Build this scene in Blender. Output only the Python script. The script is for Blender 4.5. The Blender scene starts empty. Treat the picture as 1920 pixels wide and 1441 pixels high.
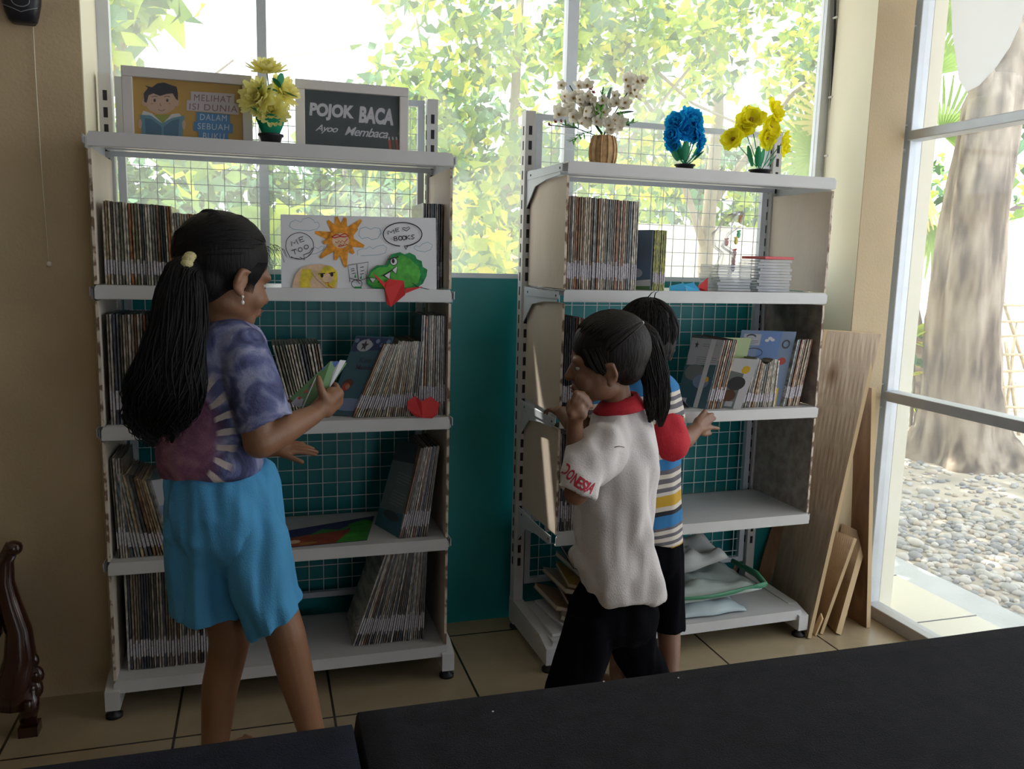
import bpy, math, random
from mathutils import Vector, Matrix, noise
from mathutils.bvhtree import BVHTree
random.seed(7)
S = bpy.context.scene
COL = S.collection
PI = math.pi
V = Vector

# ------------------------------------------------------------ camera, world, sun, exposure
F_PX = 1566.95
CAM = V((0.43394, -2.53356, 1.37271))
YAW, PITCH, ROLL = math.radians(-16.86638), math.radians(-8.50722), math.radians(1.43181)
fwd = V((-math.sin(YAW)*math.cos(PITCH), math.cos(YAW)*math.cos(PITCH), math.sin(PITCH)))
rgt = V((math.cos(YAW), math.sin(YAW), 0)); upv = rgt.cross(fwd)
r2 = math.cos(ROLL)*rgt + math.sin(ROLL)*upv
u2 = -math.sin(ROLL)*rgt + math.cos(ROLL)*upv
cd = bpy.data.cameras.new('camera'); cam = bpy.data.objects.new('camera', cd); COL.objects.link(cam)
M = Matrix((r2, u2, -fwd)).transposed().to_4x4(); M.translation = CAM
cam.matrix_world = M
cd.sensor_width = 36; cd.lens = F_PX/1920*36; cd.clip_start = .05; cd.clip_end = 200
S.camera = cam

def W(u, v, y):
    'point of the place seen at photo pixel (u, v) at depth y'
    d = fwd + (u-960)/F_PX*r2 - (v-720.5)/F_PX*u2
    return CAM + d*((y-CAM.y)/d.y)
def WZ(u, v, z):
    d = fwd + (u-960)/F_PX*r2 - (v-720.5)/F_PX*u2
    return CAM + d*((z-CAM.z)/d.z)
def WX(u, v, x):
    d = fwd + (u-960)/F_PX*r2 - (v-720.5)/F_PX*u2
    return CAM + d*((x-CAM.x)/d.x)

world = bpy.data.worlds.new('world'); S.world = world; world.use_nodes = True
wb = world.node_tree.nodes['Background']
wb.inputs[0].default_value = (.86, .94, 1, 1); wb.inputs[1].default_value = 4.0
sd = bpy.data.lights.new('sun', 'SUN'); sun = bpy.data.objects.new('sun', sd); COL.objects.link(sun)
sd.energy = 15; sd.angle = math.radians(.6); sd.color = (1, .94, .82)
SUN_DIR = V((.25, -.34, -1)).normalized()
sun.rotation_euler = SUN_DIR.to_track_quat('-Z', 'Y').to_euler()
sun.location = (0, 6, 12)
S.view_settings.view_transform = 'Standard'; S.view_settings.look = 'None'
S.view_settings.gamma = 1; S.view_settings.exposure = -.42; S.view_settings.use_curve_mapping = False

# ------------------------------------------------------------ materials
def mat(name, col, rough=.6, metal=0, var=0, vscale=8, stretch=None, bump=0, bscale=60, coat=0, trans=0, ramp=None, sss=0, spec=.5):
    m = bpy.data.materials.new(name); m.use_nodes = True
    nt = m.node_tree; b = nt.nodes['Principled BSDF']
    b.inputs['Base Color'].default_value = (*col, 1); b.inputs['Roughness'].default_value = rough
    b.inputs['Metallic'].default_value = metal; b.inputs['Specular IOR Level'].default_value = spec
    if coat: b.inputs['Coat Weight'].default_value = coat; b.inputs['Coat Roughness'].default_value = .12
    if trans: b.inputs['Transmission Weight'].default_value = trans
    if sss: b.inputs['Subsurface Weight'].default_value = sss; b.inputs['Subsurface Radius'].default_value = (.012,.005,.003); b.inputs['Subsurface Scale'].default_value = 1
    if var or ramp or bump:
        tc = nt.nodes.new('ShaderNodeTexCoord'); mp = nt.nodes.new('ShaderNodeMapping')
        nt.links.new(tc.outputs['Object'], mp.inputs[0])
        if stretch: mp.inputs['Scale'].default_value = stretch
    if var or ramp:
        n = nt.nodes.new('ShaderNodeTexNoise'); n.inputs['Scale'].default_value = vscale; n.inputs['Detail'].default_value = 5
        nt.links.new(mp.outputs[0], n.inputs[0])
        cr = nt.nodes.new('ShaderNodeValToRGB'); nt.links.new(n.outputs[0], cr.inputs[0])
        stops = ramp or [(.3, [c*(1-var) for c in col]), (.7, [min(1, c*(1+var)) for c in col])]
        e = cr.color_ramp.elements
        e[0].position, e[0].color = stops[0][0], (*stops[0][1], 1); e[1].position, e[1].color = stops[-1][0], (*stops[-1][1], 1)
        for p, c in stops[1:-1]:
            x = e.new(p); x.color = (*c, 1)
        nt.links.new(cr.outputs[0], b.inputs['Base Color'])
    if bump:
        n2 = nt.nodes.new('ShaderNodeTexNoise'); n2.inputs['Scale'].default_value = bscale; n2.inputs['Detail'].default_value = 4
        nt.links.new(mp.outputs[0], n2.inputs[0])
        bp = nt.nodes.new('ShaderNodeBump'); bp.inputs['Strength'].default_value = bump; bp.inputs['Distance'].default_value = .01
        nt.links.new(n2.outputs[0], bp.inputs['Height']); nt.links.new(bp.outputs[0], b.inputs['Normal'])
    return m
def leafmat(name, col, tr=.5):
    m = bpy.data.materials.new(name); m.use_nodes = True; nt = m.node_tree
    nt.nodes.clear(); o = nt.nodes.new('ShaderNodeOutputMaterial')
    d = nt.nodes.new('ShaderNodeBsdfDiffuse'); d.inputs[0].default_value = (*col, 1)
    t = nt.nodes.new('ShaderNodeBsdfTranslucent'); t.inputs[0].default_value = (*[min(1, c*1.25) for c in col], 1)
    x = nt.nodes.new('ShaderNodeMixShader'); x.inputs[0].default_value = tr
    nt.links.new(d.outputs[0], x.inputs[1]); nt.links.new(t.outputs[0], x.inputs[2]); nt.links.new(x.outputs[0], o.inputs[0])
    return m
def glassmat(name, haze=.14, gloss=.05, tint=(1, 1, 1), hazecol=(.9, .93, .95)):
    m = bpy.data.materials.new(name); m.use_nodes = True; nt = m.node_tree
    nt.nodes.clear(); o = nt.nodes.new('ShaderNodeOutputMaterial')
    t = nt.nodes.new('ShaderNodeBsdfTransparent'); t.inputs[0].default_value = (*tint, 1)
    d = nt.nodes.new('ShaderNodeBsdfTranslucent'); d.inputs[0].default_value = (*hazecol, 1)
    g = nt.nodes.new('ShaderNodeBsdfGlossy'); g.inputs['Roughness'].default_value = .05
    n = nt.nodes.new('ShaderNodeTexNoise'); n.inputs['Scale'].default_value = 2.5; n.inputs['Detail'].default_value = 6
    tc = nt.nodes.new('ShaderNodeTexCoord'); nt.links.new(tc.outputs['Object'], n.inputs[0])
    mr = nt.nodes.new('ShaderNodeMapRange'); mr.inputs[1].default_value = .35; mr.inputs[2].default_value = .7
    mr.inputs[3].default_value = haze*.55; mr.inputs[4].default_value = haze*1.5
    nt.links.new(n.outputs[0], mr.inputs[0])
    a = nt.nodes.new('ShaderNodeMixShader'); nt.links.new(mr.outputs[0], a.inputs[0])
    nt.links.new(t.outputs[0], a.inputs[1]); nt.links.new(d.outputs[0], a.inputs[2])
    b = nt.nodes.new('ShaderNodeMixShader'); b.inputs[0].default_value = gloss
    nt.links.new(a.outputs[0], b.inputs[1]); nt.links.new(g.outputs[0], b.inputs[2]); nt.links.new(b.outputs[0], o.inputs[0])
    return m

m_tan = mat('tan_paint', (.56,.43,.27), .7, var=.1, vscale=3, bump=.15, bscale=120)
m_cream = mat('cream_paint', (.86,.82,.68), .7, var=.03, vscale=3)
m_rearwall = mat('rear_wall_paint', (.55,.52,.47), .8)
m_ceil = mat('ceiling_white', (.66,.66,.66), .8)
m_teal = mat('teal_sheet', (.0,.22,.24), .38, var=.1, vscale=2)
m_alu = mat('aluminium', (.62,.65,.7), .42, metal=.35, var=.05, vscale=14)
m_rack = mat('grey_white_enamel', (.62,.61,.62), .38, var=.05, vscale=6)
m_rackblue = mat('pale_grey_steel', (.57,.61,.68), .4, var=.05, vscale=6)
m_slot = mat('dark_slot', (.015,.015,.025), .7)
m_ply = mat('pale_plywood', (.62,.54,.46), .7, var=.09, vscale=5, stretch=(1,1,.3), bump=.1, bscale=80)
m_hard = mat('rough_particle_board', (.33,.28,.25), .8, ramp=[(.3,(.24,.2,.18)),(.5,(.35,.3,.265)),(.7,(.45,.39,.35))], vscale=28, bump=.25, bscale=90)
m_chip = mat('chipped_edge', (.55,.42,.3), .85, ramp=[(.42,(.18,.11,.07)),(.5,(.62,.52,.42)),(.7,(.7,.6,.5))], vscale=26)
m_wire = mat('white_wire', (.72,.76,.78), .4)
m_rubber = mat('black_rubber', (.012,.012,.014), .5)
m_black = mat('black_plastic', (.012,.013,.02), .42)
m_skin = mat('brown_skin', (.26,.122,.066), .5, var=.1, vscale=9, sss=.12, bump=.06, bscale=150)
m_skin2 = mat('dark_brown_skin', (.21,.098,.057), .5, var=.1, vscale=9, sss=.12, bump=.06, bscale=150)
m_lip = mat('lip', (.3,.09,.07), .4)
m_hair = mat('black_hair', (.006,.005,.006), .6, var=.3, vscale=20, bump=.3, bscale=160, stretch=(1,1,.15), spec=.22)
m_hair2 = mat('dark_brown_hair', (.009,.006,.006), .58, var=.3, vscale=20, bump=.3, bscale=160, stretch=(1,1,.15), spec=.25)
m_eyew = mat('eye_white', (.4,.38,.36), .2); m_pupil = mat('pupil', (.02,.01,.01), .15)
m_cream_tie = mat('cream_fabric', (.65,.58,.3), .85, bump=.5, bscale=200)
m_pearl = mat('pearl', (.8,.75,.7), .15)
m_blue = mat('sky_blue_cotton', (.075,.33,.62), .9, var=.06, vscale=12, bump=.25, bscale=300, sss=0)
m_whitecot = mat('white_cotton', (.66,.61,.61), .9, var=.04, vscale=12, bump=.25, bscale=240)
m_redcot = mat('red_cotton', (.5,.015,.03), .85, bump=.25, bscale=240)
m_blackcot = mat('black_cotton', (.004,.004,.006), 1, bump=.2, bscale=240, spec=.06)
m_cloth = mat('black_tablecloth', (.012,.011,.018), .9, bump=.5, bscale=500, var=.25, vscale=30, spec=.25)
m_cloth2 = mat('navy_black_tablecloth', (.010,.012,.026), .9, bump=.5, bscale=500, var=.25, vscale=30, spec=.25)
m_red = mat('red_origami_paper', (.62,.02,.02), .6)
m_redd = mat('red_paper_plain', (.55,.018,.02), .6)
m_bluep = mat('blue_origami_paper', (.05,.42,.75), .6)
m_white = mat('white_paper', (.75,.74,.78), .7)
m_frame = mat('white_frame_wood', (.66,.62,.62), .5)
m_darkwood = mat('dark_varnished_wood', (.035,.008,.006), .18, var=.4, vscale=8, coat=.6)
m_pebble = None

# ------------------------------------------------------------ mesh builder
class MB:
    def __init__(s): s.v=[]; s.f=[]; s.mi=[]; s.sm=[]; s.mats=[]
    def mid(s, m):
        if m not in s.mats: s.mats.append(m)
        return s.mats.index(m)
    def add(s, vs, fs, m, smooth=False, M=None):
        o = len(s.v); i = s.mid(m)
        s.v += [tuple(M @ V(p)) if M else tuple(p) for p in vs]
        for f in fs: s.f.append([o+k for k in f]); s.mi.append(i); s.sm.append(smooth)
        return s
    def box(s, x0, x1, y0, y1, z0, z1, m, M=None):
        vs = [(x,y,z) for x in (x0,x1) for y in (y0,y1) for z in (z0,z1)]
        return s.add(vs, [(0,1,3,2),(4,6,7,5),(0,4,5,1),(2,3,7,6),(0,2,6,4),(1,5,7,3)], m, M=M)
    def prism(s, poly, d, m, M=None, caps=True):
        'poly: 3D points; d: extrusion vector'
        n = len(poly); d = V(d); vs = [V(p) for p in poly]+[V(p)+d for p in poly]
        fs = [(i,(i+1)%n,n+(i+1)%n,n+i) for i in range(n)]
        if caps: fs += [tuple(range(n))[::-1], tuple(range(n,2*n))]
        return s.add(vs, fs, m, M=M)
    def rings(s, R, m, smooth=True, cap=True, M=None, closed=False):
        n = len(R[0]); vs = [p for r in R for p in r]; fs = []
        for i in range(len(R)-1 + (1 if closed else 0)):
            a = i*n; b = ((i+1) % len(R))*n
            for k in range(n): fs.append((a+k, a+(k+1)%n, b+(k+1)%n, b+k))
        if cap and not closed:
            fs += [tuple(range(n))[::-1], tuple(range((len(R)-1)*n, len(R)*n))]
        return s.add(vs, fs, m, smooth, M)
    def tube(s, pts, r, m, n=8, M=None, flat=1, up=None):
        pts = [V(p) for p in pts]; N = len(pts)
        rr = r if isinstance(r, (list, tuple)) else [r]*N
        R = []; pu = None
        for i, p in enumerate(pts):
            t = (pts[min(i+1,N-1)]-pts[max(i-1,0)])
            t = t.normalized() if t.length > 1e-9 else V((0,0,1))
            if pu is None:
                pu = V(up) if up else (V((0,0,1)) if abs(t.z) < .9 else V((0,1,0)))
            a = (pu - t*pu.dot(t)); a = a.normalized() if a.length > 1e-6 else t.orthogonal().normalized()
            pu = a; b = t.cross(a)
            R.append([p + (a*math.cos(2*PI*k/n) + b*flat*math.sin(2*PI*k/n))*rr[i] for k in range(n)])
        return s.rings(R, m, True, True, M)
    def ell(s, c, r, m, nu=16, nv=10, M=None, rot=None):
        c = V(c); vs = []; fs = []
        Q = rot if rot else Matrix.Identity(3)
        for j in range(nv+1):
            th = PI*j/nv
            for i in range(nu):
                ph = 2*PI*i/nu
                vs.append(c + Q @ V((r[0]*math.sin(th)*math.cos(ph), r[1]*math.sin(th)*math.sin(ph), r[2]*math.cos(th))))
        for j in range(nv):
            for i in range(nu):
                fs.append((j*nu+i, (j+1)*nu+i, (j+1)*nu+(i+1)%nu, j*nu+(i+1)%nu))
        return s.add(vs, fs, m, True, M)
    def cap(s, a, b, ra, rb, m, n=14):
        'capsule between two points'
        a, b = V(a), V(b); d = (b-a).normalized() if (b-a).length > 1e-6 else V((0,0,1)); pts = []; rr = []
        for k in range(5):
            t = k/4*PI/2; pts.append(a - d*ra*math.cos(t)*.99); rr.append(max(ra*math.sin(t), ra*.03))
        for k in range(5):
            t = (4-k)/4*PI/2; pts.append(b + d*rb*math.cos(t)*.99); rr.append(max(rb*math.sin(t), rb*.03))
        return s.tube(pts, rr, m, n)
    def mesh(s, name):
        me = bpy.data.meshes.new(name); me.from_pydata(s.v, [], s.f)
        for m in s.mats: me.materials.append(m)
        me.polygons.foreach_set('material_index', s.mi); me.polygons.foreach_set('use_smooth', s.sm)
        me.update(); return me
    def build(s, name, parent=None, local=False, bevel=0):
        o = bpy.data.objects.new(name, s.mesh(name)); COL.objects.link(o)
        if parent: setpar(o, parent, local)
        if bevel:
            b = o.modifiers.new('bevel', 'BEVEL'); b.width = bevel; b.segments = 2; b.limit_method = 'ANGLE'
        return o
def setpar(o, parent, local=False):
    o.parent = parent
    if not local:
        def wm(p): return wm(p.parent) @ p.matrix_parent_inverse @ p.matrix_basis if p.parent else p.matrix_basis
        o.matrix_parent_inverse = wm(parent).inverted()
def tag(o, label, cat, group=None):
    o['label'] = label; o['category'] = cat
    if group: o['group'] = group
    return o
def thing(name, label, cat, loc=(0,0,0), rz=0, group=None):
    o = bpy.data.objects.new(name, None); COL.objects.link(o); o.empty_display_size = .1
    o.location = loc; o.rotation_euler = (0,0,rz)
    return tag(o, label, cat, group)
def struct(o): o['kind'] = 'structure'; return o
def orient(o, axis='z'):
    'recompute outside normals'
    import bmesh
    bm = bmesh.new(); bm.from_mesh(o.data); bmesh.ops.recalc_face_normals(bm, faces=bm.faces); bm.to_mesh(o.data); bm.free()
def bake(o, vox, smooth=4, fac=.5, fn=None, smooth2=0):
    'fuse overlapping shells into one surface, relax, then optionally displace'
    orient(o)
    m = o.modifiers.new('r', 'REMESH'); m.mode = 'VOXEL'; m.voxel_size = vox; m.use_smooth_shade = True
    sm = o.modifiers.new('s', 'SMOOTH'); sm.factor = fac; sm.iterations = smooth
    dg = bpy.context.evaluated_depsgraph_get(); dg.update()
    me = bpy.data.meshes.new_from_object(o.evaluated_get(dg)); old = o.data
    o.modifiers.clear(); o.data = me
    if len(me.materials) == 0:
        for q in old.materials: me.materials.append(q)
    if fn:
        nn = [v.normal.copy() for v in me.vertices]
        for v, n in zip(me.vertices, nn):
            d = fn(v.co, n)
            v.co = v.co + d
        me.update()
    me.polygons.foreach_set('use_smooth', [True]*len(me.polygons))
    return o
_txt = {}
def text2d(s, shear=0, bold=0, spacing=1):
    key = (s, shear, bold, spacing)
    if key not in _txt:
        c = bpy.data.curves.new('t', 'FONT'); c.body = s; c.size = 1; c.shear = shear; c.offset = bold; c.space_character = spacing; c.resolution_u = 4
        o = bpy.data.objects.new('t', c); COL.objects.link(o)
        dg = bpy.context.evaluated_depsgraph_get(); me = bpy.data.meshes.new_from_object(o.evaluated_get(dg))
        vs = [(v.co.x, v.co.y) for v in me.vertices]; fs = [tuple(p.vertices) for p in me.polygons]
        bpy.data.objects.remove(o); bpy.data.curves.remove(c); bpy.data.meshes.remove(me)
        x0 = min(v[0] for v in vs); x1 = max(v[0] for v in vs); y0 = min(v[1] for v in vs); y1 = max(v[1] for v in vs)
        _txt[key] = ([((x-x0)/(x1-x0), (y-y0)/(y1-y0)) for x, y in vs], fs)
    return _txt[key]
class Sheet:
    'flat drawing: fn maps sheet coordinates to the place, n is the outward normal, each layer a hair further out'
    def __init__(s, mb, fn, n, step=.0003): s.mb=mb; s.fn=fn; s.n=V(n); s.k=1; s.step=step
    def p(s, x, y): return s.fn(x, y) + s.n*s.step*s.k
    def poly(s, pts, m):
        s.mb.add([s.p(*q) for q in pts], [tuple(range(len(pts)))], m); s.k += 1
    def disc(s, cx, cy, rx, ry, m, n=20, a0=0, a1=2*PI):
        s.poly([(cx+rx*math.cos(a0+(a1-a0)*i/n), cy+ry*math.sin(a0+(a1-a0)*i/n)) for i in range(n if a1-a0 > 6.2 else n+1)], m)
    def line(s, pts, w, m, closed=False):
        if closed: pts = list(pts)+[pts[0]]
        L = []; R = []
        for i, (x, y) in enumerate(pts):
            a = pts[max(i-1,0)]; b = pts[min(i+1,len(pts)-1)]
            dx, dy = b[0]-a[0], b[1]-a[1]; l = math.hypot(dx, dy) or 1
            L.append((x-dy/l*w/2, y+dx/l*w/2)); R.append((x+dy/l*w/2, y-dx/l*w/2))
        vs = [s.p(*q) for q in L+R]; n = len(L)
        s.mb.add(vs, [(i,i+1,n+i+1,n+i) for i in range(n-1)], m); s.k += .25
    def ring(s, cx, cy, rx, ry, w, m, n=28, a0=0, a1=2*PI):
        s.line([(cx+rx*math.cos(a0+(a1-a0)*i/n), cy+ry*math.sin(a0+(a1-a0)*i/n)) for i in range(n+1)], w, m)
    def text(s, t, x, y, w, h, m, ang=0, **k):
        'x, y = lower left corner in sheet units with y down'
        vs, fs = text2d(t, **k); ca, sa = math.cos(ang), math.sin(ang)
        s.mb.add([s.p(x+ca*a*w-sa*(-b*h), y+sa*a*w+ca*(-b*h)) for a, b in vs], fs, m); s.k += 1
# ------------------------------------------------------------ room shell
def sbox(name, x0, x1, y0, y1, z0, z1, m):
    mb = MB(); mb.box(x0,x1,y0,y1,z0,z1,m); return struct(mb.build(name))
# tiled floor
def tilemat():
    m = mat('floor_tile', (.50,.39,.24), .22); nt = m.node_tree; b = nt.nodes['Principled BSDF']
    tc = nt.nodes.new('ShaderNodeTexCoord'); mp = nt.nodes.new('ShaderNodeMapping'); nt.links.new(tc.outputs['Object'], mp.inputs[0])
    mp.inputs['Location'].default_value = (-.176, -.298, 0)
    br = nt.nodes.new('ShaderNodeTexBrick'); br.offset = 0; br.inputs['Scale'].default_value = 1
    br.inputs['Brick Width'].default_value = .449; br.inputs['Row Height'].default_value = .449; br.inputs['Mortar Size'].default_value = .004
    br.inputs['Color1'].default_value = (.46,.37,.24,1); br.inputs['Color2'].default_value = (.5,.4,.26,1); br.inputs['Mortar'].default_value = (.05,.035,.02,1)
    n = nt.nodes.new('ShaderNodeTexNoise'); n.inputs['Scale'].default_value = 7; n.inputs['Detail'].default_value = 6; nt.links.new(tc.outputs['Object'], n.inputs[0])
    mx = nt.nodes.new('ShaderNodeMixRGB'); mx.blend_type = 'MULTIPLY'; mx.inputs[0].default_value = .35
    nt.links.new(mp.outputs[0], br.inputs[0]); nt.links.new(br.outputs[0], mx.inputs[1]); nt.links.new(n.outputs[0], mx.inputs[2]); nt.links.new(mx.outputs[0], b.inputs['Base Color'])
    return m
sbox('floor', -3.2, 2.79, -6, .45, -.12, 0, tilemat())
sbox('ceiling', -3.2, 2.95, -6, .6, 3.2, 3.3, m_ceil)
sbox('wall_front', -3.2, -.035, .18, .5, 0, 3.2, m_tan)
struct((lambda mb: mb.build('trim_1'))(MB().box(-.0349,-.0325,.182,.5,0,3.2,m_cream)))
sbox('wall_left', -3.3, -3.2, -6, .5, 0, 3.2, m_tan)
sbox('wall_back', -3.2, 1.2, -6.1, -6, 0, 3.2, m_rearwall)
sbox('wall_back', 1.2, 2.9, -6.1, -6, 2.3, 3.2, m_rearwall)
sbox('wall_right', 2.72, 2.84, -6, -2.6, 0, 3.2, m_rearwall)
sbox('wall_lintel', -.0, 2.62, .42, .5, 2.75, 3.2, m_cream)
# right column: cream return and tan face
mb = MB(); mb.prism([(2.558,.102,0),(2.715,.102,0),(2.715,.47,0),(2.632,.47,0)],(0,0,3.2),m_cream); mb.box(2.5565,2.716,.098,.102,0,3.2,m_tan); struct(mb.build('wall_right'))
mb = MB(); mb.box(2.80,2.86,.10,.42,-.05,3.2,m_cream); struct(mb.build('trim_2'))
# lower teal sheet under the window
sbox('wall_window', -.03, 2.557, .41, .43, 0, 1.303, m_teal)
struct(MB().box(-.03, 2.6, .43, .5, 0, 1.30, m_cream).build('wall_window'))

# window over the racks
w1 = thing('window_1', 'large window over the teal wall', 'window'); w1['kind'] = 'structure'; del w1['label']; del w1['category']
def member(p, *a): MB().box(*a, m_alu).build('window_frame', p)
member(w1, -.032,.003,.43,.47,1.303,3.0)
member(w1, .440,.470,.43,.475,1.30,3.0)
member(w1, 1.508,1.549,.43,.475,1.30,3.0)
member(w1, 2.585,2.640,.43,.47,1.30,3.0)
member(w1, -.03,2.6,.432,.468,1.303,1.32)
m_glass = glassmat('hazed_window_glass', .16, .03)  # translucent haze mixed in to imitate the washed-out bloom of daylight
for a, b in ((.003,.44),(.47,1.508),(1.549,2.585)):
    MB().box(a,b,.448,.452,1.32,3.0,m_glass).build('pane', w1)
# glass wall on the right, running towards the camera
w2 = thing('window_2', '', ''); w2['kind'] = 'structure'; del w2['label']; del w2['category']
m_frame2 = mat('grey_aluminium', (.5,.5,.5), .45, metal=.3)
def rm(*a, m=m_alu): MB().box(*a, m).build('window_frame', w2, bevel=.003)
rm(2.715,2.79,.152,.20,0,3.2, m=m_frame2)
rm(2.745,2.80,.10,.152,0,3.2)
rm(2.73,2.80,-2.6,.10,1.842,1.876)
rm(2.73,2.80,-2.6,.10,.870,.908)
rm(2.735,2.80,-2.6,.12,0,.05, m=m_frame2)
m_glass2 = glassmat('hazed_side_glass', .055, .03)  # same bloom-like veil put into the glass, thinner here
MB().box(2.77,2.774,-2.6,.10,.05,3.2,m_glass2).build('pane', w2)
for z in (1.90,1.81,.93,.84,1.55,2.25):
    rmb = MB(); rmb.cap((2.744,.125,z),(2.741,.125,z),.006,.006,m_alu,8); rmb.build('screw', w2)
# unseen eave added to block sun, its gap shaped to pass one strip
m_added_eave = mat('added_eave_board', (.6,.56,.48), .8)
ez = 3.02
mb = MB()
mb.box(-3.5,.70,.5,1.5,ez,ez+.04,m_added_eave); mb.box(.865,4.6,.5,1.5,ez,ez+.04,m_added_eave)
mb.box(.70,.865,.5,.812,ez,ez+.04,m_added_eave); mb.box(.70,.865,.892,1.5,ez,ez+.04,m_added_eave)
mb.prism([(.79,.812,ez),(.865,.812,ez),(.865,.885,ez)],(0,0,.04),m_added_eave)
mb.box(2.95,4.6,-6,.5,3.1,3.14,m_added_eave)
struct(mb.build('added_eave'))
# ------------------------------------------------------------ tables in the foreground
def table(name, label, x0, x1, y0, y1, m, grp=None):
    t = thing(name, label, 'table', ((x0+x1)/2,(y0+y1)/2,0))
    MB().box(x0+.02,x1-.02,y0+.02,y1-.02,.715,.738,m_darkwood).build('tabletop', t)
    for x in (x0+.07,x1-.07):
        for y in (y0+.07,y1-.07): MB().box(x-.025,x+.025,y-.025,y+.025,0,.715,m_darkwood).build('leg', t)
    o = MB()
    nx, ny = 60, 30; vs=[]; fs=[]
    for j in range(ny+1):
        for i in range(nx+1):
            x = x0+(x1-x0)*i/nx; y = y0+(y1-y0)*j/ny
            vs.append((x, y, .7455+.0018*noise.noise(V((x*4,y*4,0)))))
    for j in range(ny):
        for i in range(nx):
            a=j*(nx+1)+i; fs.append((a,a+1,a+nx+2,a+nx+1))
    # skirt hanging at every side
    per = [(i,0) for i in range(nx)]+[(nx,j) for j in range(ny)]+[(nx-i,ny) for i in range(nx)]+[(0,ny-j) for j in range(ny)]
    ids = [j*(nx+1)+i for i,j in per]; prev = ids; n = len(per)
    for k,(dz,out) in enumerate(((.006,.002),(.03,.004),(.12,.005),(.25,.006))):
        cur=[]
        for q,(i,j) in enumerate(per):
            px,py,_ = vs[ids[q]]
            ox = -1 if i==0 else (1 if i==nx else 0); oy = -1 if j==0 else (1 if j==ny else 0)
            w = out+ (.0035*k/3)*math.sin(q*.55) 
            vs.append((px+ox*w, py+oy*w, .745-dz)); cur.append(len(vs)-1)
        for q in range(n): fs.append((prev[q],cur[q],cur[(q+1)%n],prev[(q+1)%n]))
        prev = cur
    o.add(vs, fs, m, True); return t, o
t, o = table('table', 'long foreground table with black cloth, right of the seam', .553, 3.1, -2.35, -1.442, m_cloth)
c = o.build('tablecloth'); tag(c, 'plain black cloth covering the long right foreground table', 'tablecloth')
t, o = table('table', 'foreground table with navy black cloth at the lower left corner', -1.4, .542, -2.35, -1.470, m_cloth2)
c = o.build('tablecloth'); tag(c, 'dark navy cloth on the table at lower left, ending at the seam', 'tablecloth')
for (u, v) in ((924,1333),(1272,1270),(1132,1277)):
    p = WZ(u, v, .748); mb = MB(); mb.ell(p,(.0016,.0013,.0008),m_white,8,5); tag(mb.build('paper_scrap'),
        {924:'tiny white speck alone in the middle of the black tablecloth',1272:'tiny white speck on black cloth nearest the right child\'s foot',1132:'tiny white speck near the cloth edge below the black trousers'}[u],'scrap')

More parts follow.
